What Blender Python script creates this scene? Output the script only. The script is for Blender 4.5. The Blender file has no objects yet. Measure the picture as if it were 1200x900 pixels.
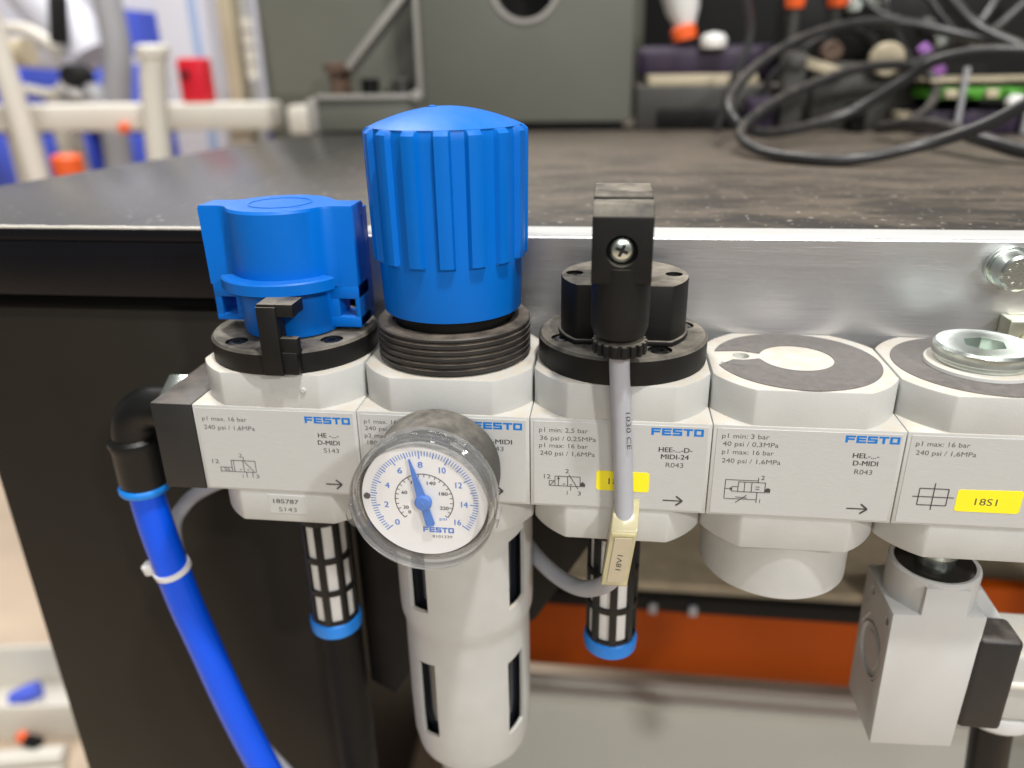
import bpy, bmesh, math, random
from mathutils import Vector, Matrix
R = math.radians
random.seed(7)
S = 0.001                       # everything below is written in millimetres
sc = bpy.context.scene
COL = sc.collection

# ------------------------------------------------------------------ camera
cam_d = bpy.data.cameras.new('camera'); cam = bpy.data.objects.new('camera', cam_d); COL.objects.link(cam)
PI_, YA, RO = R(22.521), R(-7.518), R(-1.003)
F = Vector((math.sin(YA)*math.cos(PI_), math.cos(YA)*math.cos(PI_), -math.sin(PI_)))
Rr = Vector((math.cos(YA), -math.sin(YA), 0)); Uu = Rr.cross(F)
R2 = math.cos(RO)*Rr + math.sin(RO)*Uu; U2 = -math.sin(RO)*Rr + math.cos(RO)*Uu
M = Matrix((R2, U2, -F)).transposed().to_4x4(); M.translation = Vector((133.0, -214.1, 100.4))*S
cam.matrix_world = M
cam_d.sensor_width = 36; cam_d.lens = 27.26
cam_d.clip_start = 0.01; cam_d.clip_end = 60
cam_d.dof.use_dof = True; cam_d.dof.focus_distance = 0.235; cam_d.dof.aperture_fstop = 6.4
sc.camera = cam
sc.render.resolution_x = 1024; sc.render.resolution_y = 768

# ------------------------------------------------------------------ world, lamps, exposure
w = bpy.data.worlds.new('World'); sc.world = w; w.use_nodes = True
bg = w.node_tree.nodes['Background']; bg.inputs[0].default_value = (1.0, 0.985, 0.965, 1); bg.inputs[1].default_value = 0.15
sc.view_settings.view_transform = 'Standard'; sc.view_settings.look = 'None'
sc.view_settings.exposure = -0.06; sc.view_settings.gamma = 1
sc.view_settings.use_curve_mapping = False

def lamp(name, pos, target, sx, sy, power, col=(1, .98, .945)):
    l = bpy.data.lights.new(name, 'AREA'); l.shape = 'RECTANGLE'; l.size = sx*S; l.size_y = sy*S
    l.energy = power; l.color = col
    o = bpy.data.objects.new(name, l); COL.objects.link(o)
    p = Vector(pos)*S; o.location = p
    o.rotation_euler = (Vector(target)*S - p).to_track_quat('-Z', 'Y').to_euler()
    return o
lamp('ceiling_lamp', (470, -420, 1590), (135, 10, 0), 80, 80, 26)
lamp('ceiling_lamp', (215, -690, 1530), (130, 26, 0), 110, 110, 4)
lamp('ceiling_lamp', (1070, -1100, 860), (140, 26, 0), 90, 90, 12)
lamp('ceiling_lamp', (-330, -260, 1620), (120, 20, 0), 90, 90, 2.5)
lamp('front_fill_lamp', (330, -2300, 1150), (130, 20, -20), 1500, 500, 22)  # added soft fill from behind the camera, brightens the module fronts
lamp('rear_fill_lamp', (-800, 1250, 2000), (-1150, 1700, 0), 500, 2000, 70)  # added overhead at the rear left to brighten the far wall
lamp('rear_fill_lamp', (250, 350, 2200), (150, 300, 0), 900, 200, 3)  # weaker added fill above the back of the bench

# ------------------------------------------------------------------ materials
def new_mat(name):
    m = bpy.data.materials.new(name); m.use_nodes = True
    return m, m.node_tree, m.node_tree.nodes['Principled BSDF']
def mat(name, col, rough=.5, metal=0, noise=.06, nscale=400, bump=.0, bscale=900, dust=0, dustcol=(.42, .37, .31), spec=.5,
        rvar=.08, stretch=None, coat=0, dust_scale=110):
    m, nt, p = new_mat(name); N, L = nt.nodes, nt.links
    tc = N.new('ShaderNodeTexCoord'); src = tc.outputs['Object']
    if stretch:
        mp = N.new('ShaderNodeMapping'); mp.inputs['Scale'].default_value = stretch
        L.new(src, mp.inputs[0]); src = mp.outputs[0]
    n1 = N.new('ShaderNodeTexNoise'); n1.inputs['Scale'].default_value = nscale; n1.inputs['Detail'].default_value = 5
    L.new(src, n1.inputs['Vector'])
    mx = N.new('ShaderNodeMixRGB'); mx.inputs[1].default_value = tuple(c*(1-noise) for c in col)+(1,)
    mx.inputs[2].default_value = tuple(min(1, c*(1+noise)) for c in col)+(1,)
    L.new(n1.outputs[0], mx.inputs[0]); colout = mx.outputs[0]
    rr = N.new('ShaderNodeMapRange'); rr.inputs[3].default_value = max(.02, rough-rvar); rr.inputs[4].default_value = min(1, rough+rvar)
    n2 = N.new('ShaderNodeTexNoise'); n2.inputs['Scale'].default_value = nscale*.25; n2.inputs['Detail'].default_value = 4
    L.new(src, n2.inputs['Vector']); L.new(n2.outputs[0], rr.inputs[0]); rout = rr.outputs[0]
    if dust:      # settled workshop dust on faces that look upwards
        g = N.new('ShaderNodeNewGeometry'); sp = N.new('ShaderNodeSeparateXYZ'); L.new(g.outputs['Normal'], sp.inputs[0])
        a = N.new('ShaderNodeMapRange'); a.inputs[1].default_value = .35; a.inputs[2].default_value = .95; L.new(sp.outputs[2], a.inputs[0])
        n3 = N.new('ShaderNodeTexNoise'); n3.inputs['Scale'].default_value = dust_scale; n3.inputs['Detail'].default_value = 8
        n3.inputs['Roughness'].default_value = .65; L.new(tc.outputs['Object'], n3.inputs['Vector'])
        b = N.new('ShaderNodeMapRange'); b.inputs[1].default_value = .30; b.inputs[2].default_value = .70; L.new(n3.outputs[0], b.inputs[0])
        # a thin film also lies unevenly on the upright faces
        f = N.new('ShaderNodeMath'); f.operation = 'MAXIMUM'; f.inputs[1].default_value = .015; L.new(a.outputs[0], f.inputs[0])
        c = N.new('ShaderNodeMath'); c.operation = 'MULTIPLY'; L.new(f.outputs[0], c.inputs[0]); L.new(b.outputs[0], c.inputs[1])
        d = N.new('ShaderNodeMath'); d.operation = 'MULTIPLY'; d.inputs[1].default_value = dust; L.new(c.outputs[0], d.inputs[0])
        m2 = N.new('ShaderNodeMixRGB'); m2.inputs[2].default_value = dustcol+(1,); L.new(d.outputs[0], m2.inputs[0]); L.new(colout, m2.inputs[1])
        colout = m2.outputs[0]
        ra = N.new('ShaderNodeMath'); ra.operation = 'MULTIPLY_ADD'; ra.inputs[1].default_value = .4; ra.use_clamp = True
        L.new(d.outputs[0], ra.inputs[0]); L.new(rout, ra.inputs[2]); rout = ra.outputs[0]
    L.new(colout, p.inputs['Base Color']); L.new(rout, p.inputs['Roughness'])
    p.inputs['Metallic'].default_value = metal; p.inputs['Specular IOR Level'].default_value = spec
    if coat: p.inputs['Coat Weight'].default_value = coat; p.inputs['Coat Roughness'].default_value = .15
    if bump:
        n4 = N.new('ShaderNodeTexNoise'); n4.inputs['Scale'].default_value = bscale; n4.inputs['Detail'].default_value = 4
        L.new(src, n4.inputs['Vector'])
        bp = N.new('ShaderNodeBump'); bp.inputs['Strength'].default_value = bump; bp.inputs['Distance'].default_value = .0004
        L.new(n4.outputs[0], bp.inputs['Height']); L.new(bp.outputs[0], p.inputs['Normal'])
    return m
def clear(name, tint, diff=.12, rough=.06, back=0, ior=1.45):
    m = bpy.data.materials.new(name); m.use_nodes = True; nt = m.node_tree; N, L = nt.nodes, nt.links
    N.remove(N['Principled BSDF']); out = N['Material Output']
    t = N.new('ShaderNodeBsdfTransparent'); t.inputs[0].default_value = tint+(1,)
    g = N.new('ShaderNodeBsdfGlossy'); g.inputs['Roughness'].default_value = rough
    d = N.new('ShaderNodeBsdfDiffuse'); d.inputs[0].default_value = (.78, .78, .77, 1) if name != 'amber_sleeve' else (.72, .66, .42, 1)
    fr = N.new('ShaderNodeFresnel'); fr.inputs[0].default_value = ior
    a = N.new('ShaderNodeMixShader'); a.inputs[0].default_value = diff; L.new(t.outputs[0], a.inputs[1]); L.new(d.outputs[0], a.inputs[2])
    gm = N.new('ShaderNodeNewGeometry'); iv = N.new('ShaderNodeMath'); iv.operation = 'MULTIPLY_ADD'; iv.inputs[1].default_value = -(1-back); iv.inputs[2].default_value = 1; L.new(gm.outputs['Backfacing'], iv.inputs[0])
    mu = N.new('ShaderNodeMath'); mu.operation = 'MULTIPLY'; L.new(fr.outputs[0], mu.inputs[0]); L.new(iv.outputs[0], mu.inputs[1])
    b = N.new('ShaderNodeMixShader'); L.new(mu.outputs[0], b.inputs[0]); L.new(a.outputs[0], b.inputs[1]); L.new(g.outputs[0], b.inputs[2])
    L.new(b.outputs[0], out.inputs[0]); return m

MT = {
 'paint': mat('light_grey_paint', (.50, .505, .49), .40, noise=.10, nscale=90, bump=.16, bscale=1600, dust=.8, dustcol=(.50, .42, .31), dust_scale=160),
 'label': mat('label_film', (.50, .505, .495), .38, noise=.035, nscale=200, bump=.14, bscale=500, stretch=(1, 1, 4)),
 'blue': mat('blue_plastic', (.0, .132, .54), .40, noise=.06, nscale=90, bump=.10, bscale=1800, dust=.08, dustcol=(.3, .45, .7), spec=.22),
 'hose': mat('blue_hose', (.0, .085, .80), .24, noise=.06, nscale=60, spec=.4),
 'ring_blue': mat('bright_blue_plastic', (.01, .22, .75), .4),
 'black': mat('black_plastic', (.007, .007, .007), .5, noise=.15, bump=.12, bscale=2500, dust=.8, dustcol=(.34, .305, .25), spec=.22, dust_scale=70),
 'black_clean': mat('black_nylon', (.006, .006, .006), .36, noise=.15, bump=.08, bscale=2500, spec=.35),
 'black_thread': mat('black_thread_plastic', (.02, .019, .018), .48, noise=.2, bump=.1, dust=.75, dustcol=(.27, .22, .17), dust_scale=90),
 'black_block': mat('black_anodised', (.016, .016, .016), .45, noise=.1, bump=.12, bscale=2500, dust=.5, dustcol=(.24, .20, .17)),
 'foil': mat('dark_grey_foil', (.095, .086, .082), .55, noise=.12, nscale=500, bump=.2, bscale=1800, dust=.35, dustcol=(.27, .245, .225), dust_scale=350),
 'print': mat('black_print', (.05, .05, .05), .6, noise=.1),
 'print_grey': mat('grey_print', (.09, .09, .09), .6, noise=.1),
 'print_blue': mat('blue_print', (.0, .17, .58), .5, noise=.03),
 'dial_blue': mat('dial_blue_print', (.055, .20, .66), .5, noise=.03),
 'yellow': mat('yellow_sticker', (.95, .83, .02), .42, noise=.03, nscale=80),
 'white': mat('white_plastic', (.78, .78, .77), .45, noise=.03),
 'dial': mat('white_dial', (.86, .86, .865), .5, noise=.015),
 'sinter': mat('sintered_white', (.70, .69, .67), .85, noise=.1, nscale=1500, bump=.4, bscale=2500),
 'case': mat('dusty_gauge_case', (.055, .052, .046), .6, noise=.2, bump=.25, bscale=1800, dust=.95, dustcol=(.27, .245, .205), dust_scale=140),
 'cable': mat('grey_cable', (.40, .41, .45), .45, noise=.05, bump=.05),
 'bcable': mat('black_cable', (.02, .02, .021), .33, noise=.1, dust=.4, dustcol=(.25, .22, .19)),
 'zinc': mat('zinc_plated_steel', (.70, .76, .71), .26, metal=1, noise=.12, nscale=90, bump=.08, bscale=1500),
 'zincy': mat('yellowish_zinc', (.78, .78, .62), .3, metal=1, noise=.15, nscale=60, bump=.1, bscale=900),
 'alu': mat('brushed_aluminium', (.60, .60, .615), .40, metal=1, noise=.06, nscale=120, bump=.22, bscale=350, stretch=(.25, 6, 6), rvar=.05),
 'flange_glare': mat('flange_glare_white', (.55, .55, .54), .38, noise=.04, nscale=60),  # whitish matte colour carries the glare on the aluminium flange
 'bare_alu': mat('matt_clear_anodised', (.56, .565, .56), .36, noise=.02, bump=.1, bscale=2500),
 'dark_ring': mat('rubber', (.01, .01, .01), .2),
 'bowl_in': mat('dark_bowl', (.012, .014, .02), .12, noise=.1, coat=.5),
 'panel': mat('black_brown_panel', (.015, .0125, .009), .5, noise=.12, nscale=60, bump=.06, bscale=900, spec=.3),
 'apron': mat('black_lacquer', (.003, .003, .005), .35, noise=.15, nscale=90, bump=.2, bscale=500, spec=.3),
 'deep': mat('black_steel', (.004, .004, .004), .55, spec=.25),
 'machine': mat('grey_green_casting', (.125, .127, .105), .5, noise=.07, nscale=30, bump=.3, bscale=120, dust=.35, dustcol=(.5, .46, .38)),
 'machine_l': mat('pale_grey_green', (.30, .29, .265), .45, noise=.1, nscale=60),  # paler casting tone for the edges and end face
 'rust': mat('brown_bolt', (.10, .06, .04), .6, noise=.4, nscale=300),
 'hole': mat('black_hole', (.004, .004, .004), .8),
 'orange': mat('orange_steel', (.37, .060, .001), .45, noise=.35, nscale=9, bump=.1, bscale=80, spec=.2),
 'wood': mat('chipboard', (.42, .34, .23), .7, noise=.25, nscale=70),
 'shelf': mat('pale_grey_steel', (.50, .495, .445), .7, noise=.10, nscale=8, spec=.15),
 'floor': mat('beige_floor', (.60, .48, .36), .55, noise=.22, nscale=7, bump=.05),
 'cream': mat('cream_powder_coat', (.70, .67, .60), .5, noise=.04, nscale=20),
 'wall': mat('white_wall', (.66, .66, .74), .7, noise=.03, nscale=5),
 'bin': mat('blue_bin', (.08, .13, .70), .5, noise=.06, nscale=10),
 'paleblue': mat('pale_blue_strip', (.40, .52, .78), .5, noise=.03),
 'red': mat('red_plastic', (.72, .01, .03), .45, noise=.06),
 'oran': mat('orange_plastic', (.85, .12, .02), .45),
 'ygreen': mat('green_boards', (.07, .30, .02), .5, noise=.5, nscale=120),
 'creamy': mat('cream_plastic', (.46, .40, .28), .5, noise=.08),
 'purple': mat('purple_fabric', (.018, .008, .03), .6, noise=.25),
 'violet': mat('violet_plastic', (.35, .14, .48), .5),
 'dgrey': mat('dark_module', (.04, .038, .034), .5, noise=.2, nscale=60, dust=.5),
 'grey': mat('mid_grey', (.34, .34, .36), .5, noise=.06),
 'glass': clear('clear_plastic', (.99, .99, .99), .02, .03),
 'bezel': clear('clear_moulded_rim', (.94, .945, .95), .07, .05, back=.65, ior=1.5),
 'sleeve': clear('amber_sleeve', (.93, .90, .74), .55, .2),
}
# dusty dark table top with worn streaks along its length
def bench_mat():
    m, nt, p = new_mat('dusty_black_table'); N, L = nt.nodes, nt.links
    tc = N.new('ShaderNodeTexCoord'); mp = N.new('ShaderNodeMapping'); mp.inputs['Scale'].default_value = (5, 11, 1)
    L.new(tc.outputs['Object'], mp.inputs[0])
    n = N.new('ShaderNodeTexNoise'); n.inputs['Scale'].default_value = 5; n.inputs['Detail'].default_value = 9; n.inputs['Roughness'].default_value = .68
    L.new(mp.outputs[0], n.inputs['Vector'])
    mr = N.new('ShaderNodeMapRange'); mr.inputs[1].default_value = .44; mr.inputs[2].default_value = .66; L.new(n.outputs[0], mr.inputs[0])
    n2 = N.new('ShaderNodeTexNoise'); n2.inputs['Scale'].default_value = 330; n2.inputs['Detail'].default_value = 3; L.new(tc.outputs['Object'], n2.inputs['Vector'])
    sp = N.new('ShaderNodeMapRange'); sp.inputs[1].default_value = .66; sp.inputs[2].default_value = .74; L.new(n2.outputs[0], sp.inputs[0])
    sx = N.new('ShaderNodeSeparateXYZ'); L.new(tc.outputs['Object'], sx.inputs[0])
    wipe = N.new('ShaderNodeMapRange'); wipe.inputs[1].default_value = -.06; wipe.inputs[2].default_value = .06; L.new(sx.outputs[0], wipe.inputs[0])   # the left end has been wiped
    mu = N.new('ShaderNodeMath'); mu.operation = 'MULTIPLY'; L.new(mr.outputs[0], mu.inputs[0]); L.new(wipe.outputs[0], mu.inputs[1])
    far = N.new('ShaderNodeMapRange'); far.inputs[1].default_value = .02; far.inputs[2].default_value = .34; L.new(sx.outputs[1], far.inputs[0])
    fm = N.new('ShaderNodeMath'); fm.operation = 'MULTIPLY_ADD'; fm.inputs[1].default_value = .75; L.new(far.outputs[0], fm.inputs[0]); L.new(mu.outputs[0], fm.inputs[2])
    fm2 = N.new('ShaderNodeMath'); fm2.operation = 'MULTIPLY'; L.new(fm.outputs[0], fm2.inputs[0]); L.new(wipe.outputs[0], fm2.inputs[1]); fm2.use_clamp = True
    mx = N.new('ShaderNodeMixRGB'); mx.inputs[1].default_value = (.024, .023, .022, 1); mx.inputs[2].default_value = (.12, .098, .075, 1); L.new(fm2.outputs[0], mx.inputs[0])
    m2 = N.new('ShaderNodeMixRGB'); m2.inputs[2].default_value = (.42, .38, .33, 1); L.new(sp.outputs[0], m2.inputs[0]); L.new(mx.outputs[0], m2.inputs[1])
    L.new(m2.outputs[0], p.inputs['Base Color'])
    p.inputs['Specular IOR Level'].default_value = .6
    ro = N.new('ShaderNodeMapRange'); ro.inputs[3].default_value = .26; ro.inputs[4].default_value = .5; L.new(wipe.outputs[0], ro.inputs[0])
    L.new(ro.outputs[0], p.inputs['Roughness'])
    bp = N.new('ShaderNodeBump'); bp.inputs['Strength'].default_value = .15; bp.inputs['Distance'].default_value = .0004
    L.new(n2.outputs[0], bp.inputs['Height']); L.new(bp.outputs[0], p.inputs['Normal'])
    return m
MT['bench'] = bench_mat()

# ------------------------------------------------------------------ builders
class B:
    def __init__(s): s.bm = bmesh.new()
    def box(s, x0, x1, y0, y1, z0, z1, bev=0, rot=None, seg=2):
        vs = [(x, y, z) for x in (x0, x1) for y in (y0, y1) for z in (z0, z1)]
        t = bmesh.new(); v = [t.verts.new(c) for c in vs]
        for f in ((0, 1, 3, 2), (4, 6, 7, 5), (0, 4, 5, 1), (2, 3, 7, 6), (0, 2, 6, 4), (1, 5, 7, 3)): t.faces.new([v[i] for i in f])
        bmesh.ops.recalc_face_normals(t, faces=t.faces[:])
        if bev: bmesh.ops.bevel(t, geom=t.edges[:], offset=bev, segments=seg, affect='EDGES', profile=.5)
        return s._add(t, rot)
    def _add(s, t, rot=None):
        if rot is not None: bmesh.ops.transform(t, matrix=rot, verts=t.verts[:])
        me = bpy.data.meshes.new('tmp'); t.to_mesh(me); t.free(); s.bm.from_mesh(me); bpy.data.meshes.remove(me); return s
    def prism(s, pts, a0, a1, axis='z', bev=0, rot=None, capbev=0):
        t = bmesh.new()
        def P(p, a): return {'z': (p[0], p[1], a), 'y': (p[0], a, p[1]), 'x': (a, p[0], p[1])}[axis]
        b = [t.verts.new(P(p, a0)) for p in pts]; c = [t.verts.new(P(p, a1)) for p in pts]
        n = len(pts); t.faces.new(b[::-1]); t.faces.new(c)
        for i in range(n): t.faces.new((b[i], b[(i+1) % n], c[(i+1) % n], c[i]))
        bmesh.ops.recalc_face_normals(t, faces=t.faces[:])
        if bev:
            e = [e for e in t.edges if e.calc_face_angle(0) > R(25)]
            bmesh.ops.bevel(t, geom=e, offset=bev, segments=2, affect='EDGES', profile=.5)
        return s._add(t, rot)
    def lathe(s, prof, c=(0, 0, 0), axis='z', n=64, a0=0, a1=360, rot=None, closed=False):
        t = bmesh.new(); full = abs(a1-a0) >= 360; rings = []
        for k in range(n if full else n+1):
            a = R(a0 + (a1-a0)*k/n); row = []
            for r, h in prof:
                x, y = r*math.cos(a), r*math.sin(a)
                p = {'z': (x, y, h), 'y': (x, h, y), 'x': (h, x, y)}[axis]
                row.append(t.verts.new((p[0]+c[0], p[1]+c[1], p[2]+c[2])))
            rings.append(row)
        m = len(prof)
        for k in range(len(rings) if full else n):
            A, Bq = rings[k], rings[(k+1) % len(rings)]
            for j in range(m if closed else m-1):
                try: t.faces.new((A[j], Bq[j], Bq[(j+1) % m], A[(j+1) % m]))
                except ValueError: pass
        bmesh.ops.remove_doubles(t, verts=t.verts[:], dist=1e-4)
        if not full and closed:
            for row in (rings[0], rings[-1]):
                try: t.faces.new([v for v in row if v.is_valid])
                except Exception: pass
        bmesh.ops.recalc_face_normals(t, faces=t.faces[:])
        return s._add(t, rot)
    def cyl(s, c, r, h0, h1, axis='z', n=48, bev=.3, rot=None):
        return s.lathe([(0, h0), (r-bev, h0), (r, h0+bev), (r, h1-bev), (r-bev, h1), (0, h1)], c, axis, n, rot=rot)
    def tube(s, pts, r, n=14, sub=8, cap=True):
        P = [Vector(p) for p in pts]; path = []
        if len(P) > 2:
            for i in range(len(P)-1):
                p0 = P[max(i-1, 0)]; p1 = P[i]; p2 = P[i+1]; p3 = P[min(i+2, len(P)-1)]
                for k in range(sub):
                    t = k/sub
                    path.append(.5*((2*p1)+(-p0+p2)*t+(2*p0-5*p1+4*p2-p3)*t*t+(-p0+3*p1-3*p2+p3)*t**3))
            path.append(P[-1])
        else: path = P
        t = bmesh.new(); rows = []; up = Vector((.13, .2, 1)).normalized()
        for i, p in enumerate(path):
            d = (path[min(i+1, len(path)-1)]-path[max(i-1, 0)]).normalized()
            a = (up - d*up.dot(d)).normalized(); b = d.cross(a); up = a
            rows.append([t.verts.new(p+(a*math.cos(2*math.pi*k/n)+b*math.sin(2*math.pi*k/n))*r) for k in range(n)])
        for i in range(len(rows)-1):
            for k in range(n): t.faces.new((rows[i][k], rows[i][(k+1) % n], rows[i+1][(k+1) % n], rows[i+1][k]))
        if cap: t.faces.new(rows[0][::-1]); t.faces.new(rows[-1])
        bmesh.ops.recalc_face_normals(t, faces=t.faces[:])
        return s._add(t)
    def poly(s, pts, y, axis='y'):       # flat print
        s.bm.faces.new([s.bm.verts.new({'y': (p[0], y, p[1]), 'z': (p[0], p[1], y)}[axis]) for p in pts]); return s
    def rect(s, x0, x1, z0, z1, y): return s.poly(((x0, z0), (x1, z0), (x1, z1), (x0, z1)), y)
    def line(s, a, b, wd, y):
        a, b = Vector(a), Vector(b); d = (b-a).normalized(); n = Vector((-d.y, d.x))*wd/2
        return s.poly((a-n, b-n, b+n, a+n), y)

def bool_cut(me, cutter):
    o = bpy.data.objects.new('t1', me); c = bpy.data.objects.new('t2', cutter); COL.objects.link(o); COL.objects.link(c)
    m = o.modifiers.new('b', 'BOOLEAN'); m.operation = 'DIFFERENCE'; m.object = c; m.solver = 'EXACT'; m.use_self = True
    dg = bpy.context.evaluated_depsgraph_get(); dg.update()
    r = bpy.data.meshes.new_from_object(o.evaluated_get(dg))
    bpy.data.objects.remove(o); bpy.data.objects.remove(c)
    return r
def to_mesh(b, name='mesh'):
    me = bpy.data.meshes.new(name); b.bm.to_mesh(me); b.bm.free(); return me
def obj(name, b, m, parent=None, cut=None, ang=32, label=None, cat=None, group=None, kind=None, origin=None):
    me = to_mesh(b, name)
    if cut is not None: me = bool_cut(me, to_mesh(cut))
    me.name = name
    org = Vector(origin) if origin is not None else Vector((0, 0, 0))
    me.transform(Matrix.Scale(S, 4) @ Matrix.Translation(-org))
    me.materials.clear(); me.materials.append(MT[m])
    me.polygons.foreach_set('use_smooth', [True]*len(me.polygons)); me.set_sharp_from_angle(angle=R(ang))
    o = bpy.data.objects.new(name, me); COL.objects.link(o); o.location = org*S
    if parent is not None:
        o.parent = parent
        q = parent
        while q is not None:
            o.location = o.location - q.location if q is parent else o.location
            q = None
        # parents keep world-space coordinates: undo the whole chain of offsets
        tot = Vector((0, 0, 0)); q = parent
        while q is not None: tot += q.location; q = q.parent
        o.location = org*S - tot
    if label: o['label'] = label
    if cat: o['category'] = cat
    if group: o['group'] = group
    if kind: o['kind'] = kind
    return o
def thing(name, loc, label, cat, group=None):
    o = bpy.data.objects.new(name, None); COL.objects.link(o); o.location = Vector(loc)*S; o.empty_display_size = .01
    o['label'] = label; o['category'] = cat
    if group: o['group'] = group
    return o

def text(parent, s, x, z, wdt, cap, y, m='print_grey', name='lettering', bold=0, rot=0, plane='y', slope=0):
    cu = bpy.data.curves.new('txt', 'FONT'); cu.body = s; cu.size = 1; cu.offset = 0; cu.resolution_u = 3
    o = bpy.data.objects.new('txt', cu); COL.objects.link(o)
    dg = bpy.context.evaluated_depsgraph_get(); dg.update()
    me = bpy.data.meshes.new_from_object(o.evaluated_get(dg)); bpy.data.objects.remove(o)
    if not me.vertices: return None
    xs = [v.co.x for v in me.vertices]; x0, x1 = min(xs), max(xs)
    k = wdt/(x1-x0); kz = cap/.73
    if s == '1': k = kz*.9
    c, sn = math.cos(R(rot)), math.sin(R(rot))
    for v in me.vertices:
        a, b = (v.co.x-x0)*k, v.co.y*kz
        a, b = a*c-b*sn, a*sn+b*c+a*slope
        v.co = Vector((x+a, y, z+b))*S if plane == 'y' else Vector((x+a, z+b, y))*S
    me.materials.clear(); me.materials.append(MT[m]); me.name = name
    if bold > .008:          # heavier print: a second impression a hair to the right
        bmm = bmesh.new(); bmm.from_mesh(me); g = bmesh.ops.duplicate(bmm, geom=bmm.verts[:]+bmm.edges[:]+bmm.faces[:])
        bmesh.ops.translate(bmm, vec=(.00011, -.000004, .00003) if plane == 'y' else (.0001, 0, .000004), verts=[v for v in g['geom'] if isinstance(v, bmesh.types.BMVert)])
        bmm.to_mesh(me); bmm.free()
    ob = bpy.data.objects.new(name, me); COL.objects.link(ob); ob.parent = parent
    tot = Vector((0, 0, 0)); q = parent
    while q is not None: tot += q.location; q = q.parent
    ob.location = -tot
    return ob
def logo(parent, x, z, wdt, h, y, m='print_blue', slope=0):     # wide block capitals F E S T O, top left at x, z
    b = B(); lw = wdt/5.42; g = lw*.105; tv = lw*.27; th = h*.245
    def rc(a0, a1, b0, b1, i):
        x0 = x+i*(lw+g)
        b.poly(((x0+a0, z-b1+(x0+a0-x)*slope), (x0+a1, z-b1+(x0+a1-x)*slope), (x0+a1, z-b0+(x0+a1-x)*slope), (x0+a0, z-b0+(x0+a0-x)*slope)), y)
    mid0, mid1 = (h-th)/2, (h+th)/2
    rc(0, tv, 0, h, 0); rc(tv, lw, 0, th, 0); rc(tv, lw*.92, mid0, mid1, 0)
    rc(0, tv, 0, h, 1); rc(tv, lw, 0, th, 1); rc(tv, lw*.95, mid0, mid1, 1); rc(tv, lw, h-th, h, 1)
    rc(0, lw, 0, th, 2); rc(0, lw, mid0, mid1, 2); rc(0, lw, h-th, h, 2); rc(0, tv, th, mid0, 2); rc(lw-tv, lw, mid1, h-th, 2)
    rc(0, lw, 0, th, 3); rc((lw-tv)/2, (lw+tv)/2, th, h, 3)
    rc(tv*.0, lw, 0, th, 4); rc(0, lw, h-th, h, 4); rc(0, tv, th, h-th, 4); rc(lw-tv, lw, th, h-th, 4)
    return obj('brand_logo', b, m, parent)
def arrow(parent, x0, x1, z, y=-.24):
    b = B(); b.line((x0, z), (x1-.3, z), .42, y); 
    b.line((x1-2.0, z+1.65), (x1, z), .55, y-.01); b.line((x1-2.0, z-1.65), (x1, z), .55, y-.02)
    return obj('flow_arrow', b, 'print', parent)
def symbol(parent, segs, wd=.22, y=-.24, fills=()):
    b = B()
    for i, (a0, b0, a1, b1) in enumerate(segs): b.line((a0, b0), (a1, b1), wd, y-.002*i)
    for f in fills: b.poly(f, y-.06)
    return obj('pneumatic_symbol', b, 'print', parent)
def box_segs(x0, z0, x1, z1): return [(x0, z0, x1, z0), (x1, z0, x1, z1), (x1, z1, x0, z1), (x0, z1, x0, z0)]

# ------------------------------------------------------------------ setting
obj('floor', B().box(-6000, 6000, -3000, 7000, -702, -700), 'floor', kind='structure')
obj('wall', B().box(-5000, 4000, 2300, 2340, -700, 2600), 'wall', kind='structure')

# workbench
bench = thing('workbench', (0, 60, -700), 'black workbench with dusty top, the valve row fixed along its front', 'workbench')
bt = B(); bt.prism([(-203, 62), (520, 62), (520, 640), (-112, 640)], 40, 44.9, bev=.5)
obj('bench_top', bt, 'bench', bench)
obj('apron', B().box(-204, 520, 60.6, 90, 17.5, 39.95, .3).box(-204, 520, 60.6, 61.9, 39, 43.9, .2), 'apron', bench)
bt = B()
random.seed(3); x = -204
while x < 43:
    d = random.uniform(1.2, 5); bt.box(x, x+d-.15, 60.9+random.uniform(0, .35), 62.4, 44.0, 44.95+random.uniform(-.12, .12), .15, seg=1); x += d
obj('chipped_edge_highlight', bt, 'cream', bench, kind='stuff')  # chipped edge, its bright highlight put into the cream colour
obj('recess_strip', B().box(-160, 500, 72, 88, 11, 17.4), 'deep', bench)
obj('side_panel', B().box(-140, 14, 64, 84, -700, 11, .6), 'panel', bench)
obj('back_panel', B().box(-110, -90, 84, 620, -700, 39.9), 'panel', bench)
obj('leg', B().cyl((15, 61, 0), 9.5, -700, -60, n=32), 'deep', bench)
obj('bracket', B().prism([(24, 11), (24, -176), (36, -184), (44, -170), (62, -168), (105, -132), (132, -84), (132, 11)], 68, 100, 'y', bev=.6), 'deep', bench)
obj('leg', B().box(470, 510, 100, 140, -700, 39.9), 'deep', bench)
obj('leg', B().box(470, 510, 580, 620, -700, 39.9), 'deep', bench)

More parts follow.
